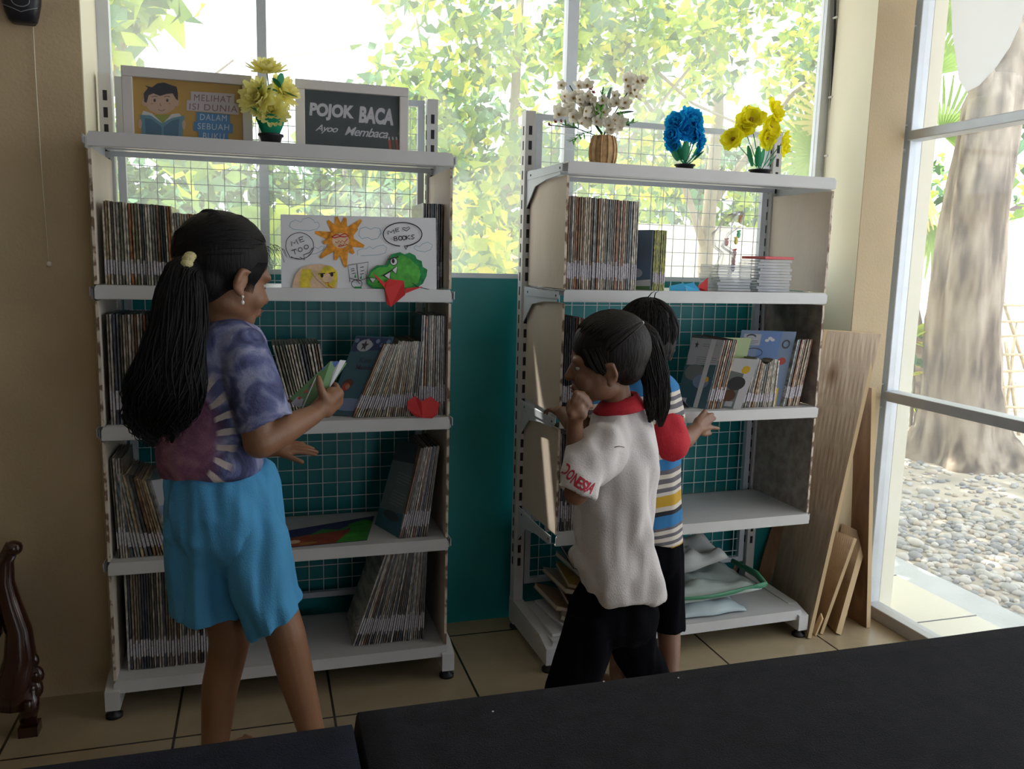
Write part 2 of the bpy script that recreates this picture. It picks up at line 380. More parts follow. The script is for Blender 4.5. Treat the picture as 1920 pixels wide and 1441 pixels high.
# ------------------------------------------------------------ racks
RZ = math.radians(1.7511)
LR = dict(o=V((0,0,0)), rz=0, z=(.11487,.47919,.87711,1.27519,1.68373), W=1.0)
RR = dict(o=V((1.35145,-.0451,0)), rz=RZ, z=(.10762,.47893,.87546,1.28237,1.67801), W=.9977)
def rp(R, x, y, z): 
    c, s = math.cos(R['rz']), math.sin(R['rz']); return V((R['o'].x+x*c-y*s, R['o'].y+x*s+y*c, z))
D = .357
def rack(R, label, top, side):
    t = thing('shelving_rack', label, 'shelf rack', R['o'], R['rz']); Wd = R['W']
    L = True
    for x, sg in ((-.004,1),(Wd+.004,-1)):      # slotted uprights
        mb = MB(); mb.box(x-.018,x+.018,D-.012,D+.03,.02,top,m_rack)
        k = top-.05
        while k > .25:
            for dx in (0,): mb.box(x-.006+dx,x+.006+dx,D-.0128,D-.0118,k-.03,k,m_slot)
            mb.box(x-.0188,x-.0178,D+.004,D+.014,k-.03,k,m_slot)
            k -= .05
        mb.build('upright', t, L)
        # base foot running forward
        fb = MB(); xf = x
        fb.prism([(xf-.02,-.012,.03),(xf-.02,-.012,.088),(xf-.02,.06,.11),(xf-.02,D+.03,.115),(xf-.02,D+.03,.03)],(.04,0,0),m_rack)
        fbo = fb.build('base_foot', t, L)
        for y in (.012, D+.005):
            gb = MB(); gb.tube([(x,y,0),(x,y,.01),(x,y,.016),(x,y,.03)],[.024,.024,.012,.01],m_rubber,14); gb.build('levelling_foot', fbo, L)
    zs = R['z']
    for i, z in enumerate(zs):                  # shelves with a rounded front lip
        mb = MB(); x0, x1 = -.0, Wd
        yb = D-.015
        mb.box(x0+.004,x1-.004,.0,yb,z-.004,z,m_rack)
        r = .012; P = []
        for (cx, a0) in ((x0+r,PI),(x1-r,PI/2)):
            for k in range(5):
                a = a0-(PI/2)*k/4; P.append((cx+r*math.cos(a),-.002,z-r+r*math.sin(a)))
        P += [(x1,-.002,z-.037),(x0,-.002,z-.037)]
        mb.prism(P,(0,.003,0),m_rack)
        mb.box(x0+.002,x1-.002,.001,.016,z-.039,z-.036,m_rack)
        mb.box(x0+.004,x1-.004,yb-.004,yb,z-.03,z,m_rackblue)
        mb.box(x0+.01,x1-.01,.10,.13,z-.022,z-.003,m_rackblue); mb.box(x0+.01,x1-.01,.22,.26,z-.022,z-.003,m_rackblue)
        mb.build('shelf', t, L)
        if i:                                   # brackets
            for x, sx in ((-.010,-1),(Wd+.008,1)):
                bb = MB(); bb.prism([(x,.03,z-.012),(x,.03,z-.040),(x,.15,z-.045),(x,.26,z-.06),(x,D-.012,z-.13),(x,D-.012,z-.002)],(.003*sx,0,0),m_rackblue)
                bb.prism([(x+.002*sx,.012,z-.006),(x+.002*sx,.012,z-.03),(x+.002*sx,D-.02,z-.034),(x+.002*sx,D-.02,z-.01)],(.003*sx,0,0),m_rackblue)
                for yy in (.03,.3): bb.tube([(x+.0045*sx,yy,z-.02),(x+.006*sx,yy,z-.02)],.004,m_slot,8)
                bb.build('bracket', t, L)
    for x, sx, s in ((0.0,-1,'l'),(Wd,1,'r')):  # side boards, level by level
        for i in range(len(zs)-1):
            if i == 0 and R is RR: continue
            lo = zs[i]+.002 if i or R is RR else zs[i]-.0; hi = zs[i+1]-.043
            m = m_hard if (R is RR and s == 'r' and i < 3) else m_ply
            yf = .004
            mb = MB(); a = x-.0035*sx-.004; b = x-.0035*sx+.004
            n = 26; F=[]; 
            rnd = random.Random(i*7+(s=='r')+R['rz']*100)
            for k in range(n+1):
                zz = lo+(hi-lo)*k/n; F.append((zz, yf+rnd.random()*.0025))
            for k in range(n):
                (z0,y0),(z1,y1) = F[k],F[k+1]
                mb.add([(a,y0,z0),(b,y0,z0),(b,y1,z1),(a,y1,z1)],[(0,1,2,3)],m_chip)
                mb.add([(a,y0,z0),(a,y1,z1),(a,.34,z1),(a,.34,z0)],[(0,1,2,3)],m)
                mb.add([(b,y0,z0),(b,.34,z0),(b,.34,z1),(b,y1,z1)],[(0,1,2,3)],m)
            mb.add([(a,yf,hi),(b,yf,hi),(b,.34,hi),(a,.34,hi)],[(0,1,2,3)],m)
            mb.add([(a,.34,lo),(b,.34,lo),(b,.34,hi),(a,.34,hi)],[(0,1,2,3)],m)
            mb.build('side_panel', t, L)
    # wire back panel with flat frame
    mb = MB(); zt = top-.005; zb = .17; x0, x1 = .022, Wd-.022; y = D+.012
    for a in ((x0,x0+.022),(x1-.022,x1)): mb.box(a[0],a[1],y-.012,y+.01,zb,zt,m_rackblue)
    mb.box(x0+.022,x1-.022,y-.011,y+.009,zt-.02,zt-.0002,m_rackblue); mb.box(x0+.022,x1-.022,y-.011,y+.009,zb+.0002,zb+.02,m_rackblue)
    mb.build('back_frame', t, L)
    mb = MB(); k = x0+.06
    while k < x1-.02: mb.box(k-.0012,k+.0012,y-.002,y+.0005,zb,zt,m_wire); k += .05
    k = zt-.06
    while k > zb+.02: mb.box(x0,x1,y+.0005,y+.003,k-.0012,k+.0012,m_wire); k -= .05
    mb.build('wire_grid', t, L)
    return t
rack(LR, 'left of the two grey white metal shelving racks, behind the long haired girl', 1.8985, None)
rack(RR, 'right of the two grey white metal shelving racks, beside the leaning boards', 1.8782, None)

# ------------------------------------------------------------ books
def bookmat(name, pal):
    m = bpy.data.materials.new(name); m.use_nodes = True; nt = m.node_tree; b = nt.nodes['Principled BSDF']
    oi = nt.nodes.new('ShaderNodeObjectInfo'); cr = nt.nodes.new('ShaderNodeValToRGB'); cr.color_ramp.interpolation = 'CONSTANT'
    e = cr.color_ramp.elements
    while len(e) < len(pal): e.new(.5)
    for i, c in enumerate(pal): e[i].position = i/len(pal); e[i].color = (*c, 1)
    nt.links.new(oi.outputs['Random'], cr.inputs[0])
    tc = nt.nodes.new('ShaderNodeTexCoord'); mp = nt.nodes.new('ShaderNodeMapping'); mp.inputs['Scale'].default_value = (.6,1.5,9)
    ad = nt.nodes.new('ShaderNodeVectorMath'); ad.operation = 'ADD'
    sc = nt.nodes.new('ShaderNodeMath'); sc.operation = 'MULTIPLY'; sc.inputs[1].default_value = 77; nt.links.new(oi.outputs['Random'], sc.inputs[0])
    nt.links.new(tc.outputs['Object'], mp.inputs[0]); nt.links.new(mp.outputs[0], ad.inputs[0]); nt.links.new(sc.outputs[0], ad.inputs[1])
    n = nt.nodes.new('ShaderNodeTexNoise'); n.inputs['Scale'].default_value = 1.6; n.inputs['Detail'].default_value = 5; nt.links.new(ad.outputs[0], n.inputs[0])
    r2_ = nt.nodes.new('ShaderNodeValToRGB'); q = r2_.color_ramp.elements; q[0].position = .4; q[0].color = (.35,.32,.3,1); q[1].position = .62; q[1].color = (1.25,1.2,1.15,1)
    nt.links.new(n.outputs[0], r2_.inputs[0])
    mx = nt.nodes.new('ShaderNodeMixRGB'); mx.blend_type = 'MULTIPLY'; mx.inputs[0].default_value = .85
    nt.links.new(cr.outputs[0], mx.inputs[1]); nt.links.new(r2_.outputs[0], mx.inputs[2]); nt.links.new(mx.outputs[0], b.inputs['Base Color'])
    b.inputs['Roughness'].default_value = .35; b.inputs['Coat Weight'].default_value = .3; b.inputs['Coat Roughness'].default_value = .15
    return m
PAL = [(.30,.23,.16),(.62,.6,.54),(.12,.09,.07),(.5,.46,.38),(.2,.2,.19),(.42,.33,.22),(.07,.08,.09),(.55,.5,.42),(.22,.13,.08),(.32,.36,.36),(.38,.28,.16),(.1,.13,.17),(.6,.56,.5),(.35,.15,.07),(.16,.17,.12),(.45,.4,.33),(.27,.24,.2)]
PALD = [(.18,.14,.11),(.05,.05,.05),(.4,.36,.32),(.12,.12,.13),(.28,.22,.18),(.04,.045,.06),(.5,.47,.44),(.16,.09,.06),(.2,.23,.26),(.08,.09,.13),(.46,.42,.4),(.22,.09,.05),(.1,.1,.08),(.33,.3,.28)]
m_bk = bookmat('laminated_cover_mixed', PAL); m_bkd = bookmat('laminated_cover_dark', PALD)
m_bky = bookmat('yellow_green_cover', [(.42,.42,.05),(.35,.38,.08),(.48,.46,.1),(.3,.33,.06)])
m_page = mat('page_edges', (.62,.57,.47), .8)
def labmat():
    m = mat('spine_sticker', (.7,.66,.72), .6); nt = m.node_tree; b = nt.nodes['Principled BSDF']
    tc = nt.nodes.new('ShaderNodeTexCoord'); oi = nt.nodes.new('ShaderNodeObjectInfo')
    ad = nt.nodes.new('ShaderNodeVectorMath'); ad.operation = 'ADD'; mu = nt.nodes.new('ShaderNodeMath'); mu.operation = 'MULTIPLY'; mu.inputs[1].default_value = 50
    nt.links.new(oi.outputs['Random'], mu.inputs[0]); nt.links.new(tc.outputs['Object'], ad.inputs[0]); nt.links.new(mu.outputs[0], ad.inputs[1])
    n = nt.nodes.new('ShaderNodeTexNoise'); n.inputs['Scale'].default_value = 40; n.inputs['Detail'].default_value = 1
    nt.links.new(ad.outputs[0], n.inputs[0]); cr = nt.nodes.new('ShaderNodeValToRGB'); e = cr.color_ramp.elements
    e[0].position = .44; e[0].color = (.2,.18,.2,1); e[1].position = .5; e[1].color = (.68,.64,.7,1)
    nt.links.new(n.outputs[0], cr.inputs[0]); nt.links.new(cr.outputs[0], b.inputs['Base Color']); return m
m_lab = labmat()
_bm = {}
def book_mesh(m):
    if m.name not in _bm:
        mb = MB(); t = .12
        # cover boards and rounded spine around a recessed page block (unit size)
        prof = [(-.5,1),(-.5,.06),(-.3,0),(.3,0),(.5,.06),(.5,1),(.38,1),(.38,.08),(-.38,.08),(-.38,1)]
        mb.prism([(x,y,0) for x,y in prof],(0,0,1),m)
        mb.box(-.38,.38,.08,.985,.012,.99,m_page)
        _bm[m.name] = mb.mesh('paperback')
        if 'lab' not in _bm:
            _bm['lab'] = []
            for z0_ in (.10,.115,.13,.14,.125):
                lb = MB(); lb.prism([(x*1.03,y-.004,z0_) for x,y in [(-.5,.35),(-.5,.06),(-.3,0),(.3,0),(.5,.06),(.5,.35)]],(0,0,.17+.2*(z0_-.12)),m_lab); _bm['lab'].append(lb.mesh('spine_label'))
    return _bm[m.name], _bm['lab']
NB = [0]
def one_book(P, rz, t, dep, h, lean, label, grp, m=None, lab=True, tip=0):
    bm_, lm_ = book_mesh(m or m_bk)
    o = bpy.data.objects.new('paperback_book', bm_); COL.objects.link(o)
    o.matrix_world = Matrix.Translation(P) @ Matrix.Rotation(rz,4,'Z') @ Matrix.Rotation(lean,4,'Y') @ Matrix.Rotation(tip,4,'X') @ Matrix.Diagonal((t,dep,h,1))
    tag(o, label, 'book', grp); NB[0] += 1
    if lab:
        l = bpy.data.objects.new('spine_label', lm_[(NB[0]*7+NB[0]//3)%5]); COL.objects.link(l); l.parent = o
    return o
def row(R, lv, x0, x1, hf, lf, label, grp, m=None, dep=.2, yf=.03, tr=(.0055,.009), lab=True):
    x = x0; rnd = random.Random(hash((lv, round(x0*1000), round(R['rz']*1000))) % 9999); z = R['z'][lv]
    while x < x1:
        t = rnd.uniform(*tr); k = (x-x0)/(x1-x0)
        a = lf(k); h = hf(k)*(1+rnd.uniform(-.006,.006))
        dx = t/math.cos(a)
        P = rp(R, x+dx/2, yf+rnd.uniform(-.002,.003), z + abs(math.sin(a))*t/2 + .0006)
        one_book(P, R['rz'], t*.94, dep*rnd.uniform(.98,1.0), h, a, label, grp, m)
        x += dx
rad = math.radians
# left rack
row(LR,3,.022,.20,lambda k:.229-.008*k,lambda k:-rad(1.5*k),'tall paperback in the packed row at the left end of the left rack second shelf','tall books on left rack second shelf')
row(LR,3,.205,.37,lambda k:.203-.004*k,lambda k:-rad(2+5*k),'shorter paperback tilting left behind the long haired girl\'s head, left rack second shelf','short books on left rack second shelf')
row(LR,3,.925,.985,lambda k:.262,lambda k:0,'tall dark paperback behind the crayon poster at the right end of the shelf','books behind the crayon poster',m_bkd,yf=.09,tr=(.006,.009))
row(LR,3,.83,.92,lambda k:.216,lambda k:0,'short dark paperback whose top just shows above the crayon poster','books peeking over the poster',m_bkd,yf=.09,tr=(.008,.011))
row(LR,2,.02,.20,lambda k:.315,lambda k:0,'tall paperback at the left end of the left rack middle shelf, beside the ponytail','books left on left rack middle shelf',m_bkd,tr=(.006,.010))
row(LR,2,.52,.64,lambda k:.225,lambda k:-rad(14-5*k),'paperback tilting left behind the girl\'s forearm on the left rack middle shelf','left tilting books on middle shelf',yf=.09,tr=(.006,.010))
row(LR,2,.70,.79,lambda k:.245-.01*k,lambda k:rad(23-6*k),'paperback leaning steeply right in the middle of the left rack middle shelf','steep right leaning books on middle shelf',tr=(.006,.008))
row(LR,2,.795,.895,lambda k:.24-.005*k,lambda k:rad(11-6*k),'paperback leaning slightly right, left of the tall upright books on middle shelf','slightly leaning books on middle shelf',tr=(.0055,.008))
row(LR,2,.905,.985,lambda k:.315,lambda k:rad(1.5-1.5*k),'tall upright paperback behind the red origami face on the middle shelf','tall books behind red origami face',tr=(.006,.009))
row(LR,1,.022,.05,lambda k:.30,lambda k:-rad(2),'dark paperback against the side board, left end of left rack fourth shelf','dark books at left end of fourth shelf',m_bkd)
row(LR,1,.055,.17,lambda k:.262-.03*k,lambda k:-rad(8+6*k),'pale edged paperback fanning left beside the girl\'s blue shorts','fanned books on fourth shelf',tr=(.007,.013))
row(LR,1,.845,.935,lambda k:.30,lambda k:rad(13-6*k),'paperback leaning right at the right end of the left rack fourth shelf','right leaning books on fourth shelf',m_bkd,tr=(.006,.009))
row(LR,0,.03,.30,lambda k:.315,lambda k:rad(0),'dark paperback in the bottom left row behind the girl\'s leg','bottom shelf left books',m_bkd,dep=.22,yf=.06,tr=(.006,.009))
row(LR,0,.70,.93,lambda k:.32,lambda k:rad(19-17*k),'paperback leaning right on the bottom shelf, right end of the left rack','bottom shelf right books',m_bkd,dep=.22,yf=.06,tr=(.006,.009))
# right rack
row(RR,3,.012,.262,lambda k:.292-.008*k,lambda k:0,'tall paperback in the packed row at the left of the right rack second shelf','tall books on right rack second shelf',tr=(.006,.0085))
row(RR,3,.325,.372,lambda k:.196,lambda k:0,'yellow green paperback right of the plain blue cover on the right rack','yellow green books on right rack',m_bky,tr=(.006,.008))
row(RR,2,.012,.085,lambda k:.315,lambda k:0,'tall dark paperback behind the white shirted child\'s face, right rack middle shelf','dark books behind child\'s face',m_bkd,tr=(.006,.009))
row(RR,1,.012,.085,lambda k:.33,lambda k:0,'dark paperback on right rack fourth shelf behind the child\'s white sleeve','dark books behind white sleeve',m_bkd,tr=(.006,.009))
row(RR,2,.555,.615,lambda k:.245,lambda k:rad(12),'brown paperback right of the grey star cover on the right rack','brown books after star cover',tr=(.007,.010))
row(RR,2,.685,.83,lambda k:.17-.01*k+.01*math.sin(k*9),lambda k:rad(15-12*k),'short paperback in the colourful leaning group in the middle right of the right rack','short leaning books on right rack',tr=(.006,.009))
row(RR,2,.87,.935,lambda k:.243,lambda k:rad(10),'tall pale paperback at the right end of the right rack middle shelf','tall books at right end of right rack',tr=(.007,.010))

def cover_book(name, label, C, ux, uz, w, h, t, mcov, draw=None, n=None, spine=True):
    'book seen cover on: C lower left corner, ux along the width, uz up the cover'
    ux, uz = V(ux).normalized(), V(uz).normalized(); n = n or ux.cross(uz); b = -n*t
    mb = MB()
    def q(x,y,d=0): return C+ux*x+uz*y+b*d
    for d0,d1,m_,ins in ((0,.12,mcov,0),(.12,.88,m_page,.003),(.88,1,mcov,0)):
        i=ins; mb.prism([q(i,i,d0),q(w-i,i,d0),q(w-i,h-i,d0),q(i,h-i,d0)],b*(d1-d0),m_)
    if draw:
        s = Sheet(mb, lambda x,y: C+ux*x*w+uz*(1-y)*h, n, .0002); draw(s)
    o = mb.build(name); tag(o, label, 'book'); return o
mk = lambda n, c, r=.35: mat(n, c, r, coat=.3)
c_slate=mk('slate_blue_cover',(.11,.17,.27)); c_grey=mk('grey_green_cover',(.17,.2,.2)); c_lgrey=mk('light_grey_cover',(.45,.46,.5)); c_navy=mk('navy_print',(.03,.05,.12))
c_green=mk('green_print',(.13,.27,.1)); c_leaf=mk('pale_mint_print',(.5,.62,.52)); c_brown=mk('brown_print',(.12,.06,.04)); c_teal=mk('teal_print',(.05,.13,.17)); c_yel=mk('yellow_print',(.8,.5,.05)); c_lime=mk('lime_print',(.3,.38,.13)); c_skyp=mk('sky_print',(.2,.27,.42)); c_white=mk('white_print',(.66,.66,.7)); c_red=mk('red_print',(.45,.06,.04)); c_char=mk('charcoal_print',(.05,.05,.06))
def star(s, cx, cy, r, m, asp=1):
    s.poly([(cx+(r if i%2==0 else r*.42)*math.sin(PI*i/5)*asp, cy-(r if i%2==0 else r*.42)*math.cos(PI*i/5)) for i in range(10)], m)
def lines(s, x, y, w, n, dy, m, lw=.006):
    for i in range(n): s.line([(x,y+i*dy),(x+w*(1-.25*(i==n-1)),y+i*dy)], lw, m)
# blue cover, turned so that its back faces left and the camera
def d_blue(s):
    lines(s,.1,.42,.5,2,.05,c_navy,.01); s.line([(.15,.58),(.55,.56)],.012,c_navy); s.disc(.55,.72,.2,.08,c_lgrey); s.poly([(0,.93),(1,.9),(1,1),(0,1)],c_green); s.poly([(.4,.86),(1,.82),(1,.93),(.4,.95)],c_white)
z = RR['z'][3]+.001
cover_book('paperback_book','plain slate blue back cover left of the yellow green books', rp(RR,.263,.16,z), rp(RR,.318,.03,0)-rp(RR,.263,.16,0), (0,0,1), .141,.196,.006,c_slate,d_blue)
# "Kami .. Membaca" cover leaning right
def d_kami(s):
    s.poly([(.02,.02),(.98,.02),(.98,.16),(.02,.2)],c_navy)
    for i in range(7): s.disc(.08+.14*i,.06+.05*(i%2),.06,.03,c_skyp,6)
    s.disc(.33,.12,.2,.075,c_lgrey); star(s,.33,.12,.075,c_char,1.4)
    lines(s,.55,.1,.35,3,.03,c_navy,.005)
    s.text('Kami',.35,.33,.36,.06,c_char); s.text('Membaca',.33,.42,.62,.055,c_char,bold=.02)
    s.disc(.28,.6,.14,.06,c_brown); s.disc(.26,.64,.1,.05,c_red); s.disc(.3,.64,.06,.03,mk('skin_print',(.4,.22,.14)))
    s.disc(.5,.86,.5,.08,c_skyp)
z = LR['z'][2]+.002; a = rad(21)
cover_book('paperback_book','blue grey paperback with a black star, leaning right beyond the girl\'s hand', V((.624,.09,z)), (.9,-.42,0), (math.sin(a),0,math.cos(a)), .12,.265,.006,c_teal,d_kami)
# grey cover at the right end of the fourth shelf
def d_grey(s):
    s.poly([(0,0),(1,0),(1,.18),(0,.24)],c_char); lines(s,.35,.34,.5,4,.035,c_lgrey,.004); lines(s,.3,.55,.5,5,.035,c_lgrey,.004); s.poly([(0,.8),(1,.74),(1,1),(0,1)],c_teal); s.disc(.5,.82,.3,.05,c_char)
a = rad(15)
cover_book('paperback_book','grey green paperback cover leaning right beside the flat painting', V((.79,.19,LR['z'][1]+.001)), (.34,-.94,0), (math.sin(a),0,math.cos(a)), .17,.30,.005,c_grey,d_grey)
a = rad(-12)
cover_book('paperback_book','pale blue paperback cover leaning left behind the girl\'s shorts', V((.165,.05,LR['z'][1]+.001)), (.93,.36,0), (math.sin(a),0,math.cos(a)), .15,.23,.006,c_skyp,lambda s:(s.poly([(0,.5),(1,.45),(1,1),(0,1)],c_yel),s.disc(.5,.6,.3,.15,c_brown),s.poly([(0,0),(.9,0),(.9,.3),(0,.35)],c_lgrey)))
# right rack middle shelf covers
def d_star(s):
    s.poly([(.0,.30),(1,.3),(1,1),(0,1)],c_teal); s.poly([(.02,.02),(.98,.02),(.98,.36),(.02,.4)],c_lgrey); star(s,.2,.1,.06,c_char,1.2); lines(s,.4,.08,.45,2,.03,c_char,.004)
    lines(s,.3,.27,.6,4,.03,c_char,.004); s.disc(.35,.5,.32,.12,c_grey); s.disc(.6,.62,.25,.1,c_skyp); s.disc(.75,.58,.08,.04,c_yel); s.poly([(.62,0),(.78,0),(.7,1),(.56,1)],c_white)
    s.poly([(.1,.88),(.3,.88),(.3,.96),(.1,.96)],c_white)
z = RR['z'][2]+.001
def tilt(k): return (math.sin(rad(k)),0,math.cos(rad(k)))
cover_book('paperback_book','grey paperback with a small dark star, nearest the boy on the right rack', rp(RR,.495,.13,z), rp(RR,.56,.03,0)-rp(RR,.495,.13,0), tilt(12), .12,.245,.005,c_lgrey,d_star)
def d_sun(s):
    s.poly([(.05,.25),(.6,.3),(.7,1),(0,1)],c_grey); s.disc(.45,.5,.35,.14,c_char); s.disc(.62,.22,.16,.08,c_yel); s.disc(.3,.75,.3,.12,c_brown); s.poly([(.3,.86),(.6,.86),(.6,.96),(.3,.96)],c_lgrey)
cover_book('paperback_book','white paperback with a yellow dot leaning right on the right rack', rp(RR,.61,.055,z), rp(RR,.672,.01,0)-rp(RR,.61,.055,0), tilt(20), .085,.185,.005,c_white,d_sun)
cover_book('paperback_book','lime green paperback cover behind the white one with a yellow dot', rp(RR,.60,.13,z), rp(RR,.70,.10,0)-rp(RR,.60,.13,0), tilt(12), .12,.245,.005,c_lime,lambda s:(s.poly([(.1,.05),(.5,.05),(.5,.28),(.1,.3)],c_white),lines(s,.15,.1,.3,5,.03,c_char,.004)))
def d_bubbles(s):
    s.poly([(.35,.0),(.75,.0),(.75,.5),(.35,.45)],mk('bright_blue_print',(.14,.24,.5))); s.poly([(.06,.05),(.38,.05),(.38,.2),(.06,.2)],c_lgrey)
    s.ring(.3,.3,.16,.06,.012,c_char); s.ring(.2,.09,.08,.03,.02,c_char,a0=PI,a1=2*PI); lines(s,.15,.14,.2,3,.02,c_char,.004)
    for q in ((.55,.1),(.6,.12),(.5,.13)): s.disc(*q,.04,.02,c_white)
    s.ring(.86,.17,.06,.05,.02,c_char); s.disc(.85,.4,.07,.05,c_red); s.disc(.6,.75,.1,.06,c_red); s.poly([(.55,.78),(.9,.76),(.92,1),(.5,1)],c_yel)
cover_book('paperback_book','wide blue and grey patterned cover behind the short leaning books', rp(RR,.70,.13,z), rp(RR,.86,.05,0)-rp(RR,.70,.13,0), tilt(10), .19,.27,.006,c_skyp,d_bubbles)
# glossy folded sheet bending over left of the star cover
mb = MB(); vs=[]; 
for i in range(9):
    k=i/8; a=rp(RR,.37+.14*k,.06,z+.10*math.cos(k*PI/2)+.002); b_=rp(RR,.40+.12*k,.18,z+.11*math.cos(k*PI/2)+.002); vs+=[a,b_]
mb.add(vs,[(2*i,2*i+2,2*i+3,2*i+1) for i in range(8)],c_char,True)
o=mb.build('magazine'); so=o.modifiers.new('s','SOLIDIFY'); so.thickness=.003; tag(o,'dark glossy magazine sagging beside the boy\'s striped back','magazine')
# messy stack bottom left of the right rack
PILE=[((.34,.05,.02),'dark red brown'),((.02,.02,.025),'black'),((.5,.13,.05),'orange spined'),((.05,.06,.08),'dark blue'),((.35,.35,.36),'grey'),((.1,.13,.09),'dark green'),((.6,.4,.1),'mustard yellow'),((.42,.3,.2),'tan'),((.55,.5,.42),'cream'),((.28,.12,.07),'brown'),((.45,.28,.15),'light brown'),((.2,.16,.12),'umber')]
z0 = RR['z'][0]+.004
for i,(c_,nm) in enumerate(PILE):
    t=.013+.004*(i%3); w=.15; h=.22; ang=rad(-8+13*math.sin(i*2.1)); 
    Cc=rp(RR,.06+.018*math.sin(i*1.7)+.008*(len(PILE)-i),.09+.02*math.cos(i*1.9),z0)
    ti=rad(9+1.2*(len(PILE)-i) if i>5 else 20)
    ux=V((math.cos(ang),math.sin(ang),-math.sin(rad(6+1.3*i)))).normalized(); uy=V((-math.sin(ang),math.cos(ang),0)); n=ux.cross(uy).normalized()
    zz=z0+.03+(len(PILE)-1-i)*.0205; Cc.z=zz+.02
    mc=mat('cover_'+nm.replace(' ','_'),c_,.4,coat=.2)
    cover_book('paperback_book',nm+' softcover in the messy pile on the bottom of the right rack', Cc, ux, uy, w,h,t,mc,n=n)
# pale folders beside the pile, in front
for i in range(2):
    C_=rp(RR,.012+.05*i,.03,RR['z'][0]+.002+.012*i); mb=MB(); mb.box(0,.12,0,.26,0,.010,m_rack); o=mb.build('folder'); o.matrix_world=Matrix.Translation(C_)@Matrix.Rotation(RZ+rad(4*i),4,'Z'); tag(o,['pale grey flat folder at the bottom left corner of the right rack','pale folder lying on top of another, under the messy book pile'][i],'folder')
# ------------------------------------------------------------ crayon poster (sheet units: the 1920-wide close view of it)
def panel(name, y, cu, cv, sc, outline, m, thick, back=True):
    'flat thing standing at depth y; outline in sheet units'
    fn = lambda x, q: W(cu+x/sc, cv+q/sc, y)
    mb = MB(); mb.prism([fn(*p) for p in outline], (0,thick,0), m)
    return mb, Sheet(mb, fn, (0,-1,0), .00025)
mb, s = panel('poster', .016, 510, 390, 5.647, [(90,66),(1735,105),(1742,890),(100,872)], m_white, .0012)
k_or=mat('orange_crayon',(.75,.3,.03),.8,var=.35,vscale=70); k_yel=mat('yellow_crayon',(.72,.55,.05),.8,var=.25,vscale=60); k_pe=mat('peach_crayon',(.72,.5,.33),.8,var=.15,vscale=60)
k_gr=mat('green_crayon',(.09,.42,.06),.8,var=.3,vscale=50); k_dg=mat('dark_green_crayon',(.02,.25,.07),.8,var=.3,vscale=60); k_ink=mat('black_marker',(.02,.01,.02),.7); k_rd=mat('red_marker',(.5,.02,.03),.7); k_bl=mat('blue_pencil',(.2,.38,.5),.8)
for x,y in ((1,1),):
    cl=[(185,195),(195,150),(250,125),(305,150),(330,115),(390,100),(440,125),(450,150),(490,150),(505,185),(480,220),(400,238),(300,232),(230,225)]
    s.line(cl,5,k_bl,True)
    s.line([(920,260),(935,215),(990,200),(1045,225),(1090,205),(1140,215),(1155,260),(1120,320),(1060,335),(1010,310),(950,325),(920,290)],6,k_bl,True)
    s.line([(905,500),(905,450),(950,430),(1000,430),(1030,405),(1070,430),(1120,400),(1180,390),(1215,420),(1200,475),(1120,495),(940,505)],5,k_bl)
    s.line([(1500,420),(1520,395),(1560,410),(1590,380),(1650,358),(1700,390),(1680,440),(1620,462),(1540,450),(1500,425)],5,k_bl)
    s.line([(400,490),(470,480),(540,440),(555,405),(520,405),(490,430),(450,410),(430,440)],5,k_bl)
rays=[(455,255),(590,130),(680,90),(775,100),(945,125),(905,215),(975,405),(865,480),(780,625),(670,550),(510,525),(540,365)]
for i,(x,y) in enumerate(rays):
    a=math.atan2(y-330,x-735); w=34; s.poly([(735+w*2.2*math.cos(a+1.4),330+w*2.2*math.sin(a+1.4)),(735+w*2.2*math.cos(a-1.4),330+w*2.2*math.sin(a-1.4)),(x+14*math.cos(a-1.57),y+14*math.sin(a-1.57)),(x+14*math.cos(a+1.57),y+14*math.sin(a+1.57))],k_or)
s.disc(735,335,135,125,k_or); s.disc(725,345,90,80,k_pe)
s.line([(630,305),(680,280),(720,290),(770,268),(810,295),(760,305),(720,300),(660,315)],12,k_rd,True); s.line([(670,355),(690,370),(705,345),(725,365),(740,342),(765,362),(800,325)],7,k_rd); s.line([(700,405),(720,385),(745,400),(770,370),(800,385),(700,408)],7,k_rd)
s.ring(290,400,150,140,7,k_ink,a0=-2.8,a1=3.4-2.8+1.6); s.line([(150,440),(145,400),(150,350)],7,k_ink); s.line([(150,440),(190,520),(300,540)],7,k_ink); s.line([(295,520),(345,548),(335,495),(400,470),(430,420)],8,k_ink)
def glyph(strokes, ox, oy, sx, sy, ang, w, m):
    ca, sa = math.cos(ang), math.sin(ang)
    for st in strokes: s.line([(ox+ca*x*sx-sa*y*sy, oy+sa*x*sx+ca*y*sy) for x,y in st], w, m)
gM=[[(0,1),(.1,0),(.5,.6),(.9,0),(1,1)]]; gE=[[(1,0),(0,0),(0,1),(1,1)],[(0,.5),(.8,.5)]]; gT=[[(0,0),(1,0)],[(.5,0),(.5,1)]]; gO=[[(.5+.5*math.cos(i*PI/6),.5+.5*math.sin(i*PI/6)) for i in range(13)]]
gB=[[(0,0),(0,1),(.7,1),(.9,.75),(.6,.5),(0,.5)],[(0,0),(.6,0),(.75,.25),(.55,.5)]]; gK=[[(0,0),(0,1)],[(.9,0),(.05,.5),(1,1)]]; gS=[[(1,.05),(.4,0),(.1,.2),(.5,.5),(.9,.75),(.5,1),(0,.95)]]; gH=[[(.5,1),(0,.4),(.2,0),(.5,.3),(.85,0),(1,.35),(.5,1)]]
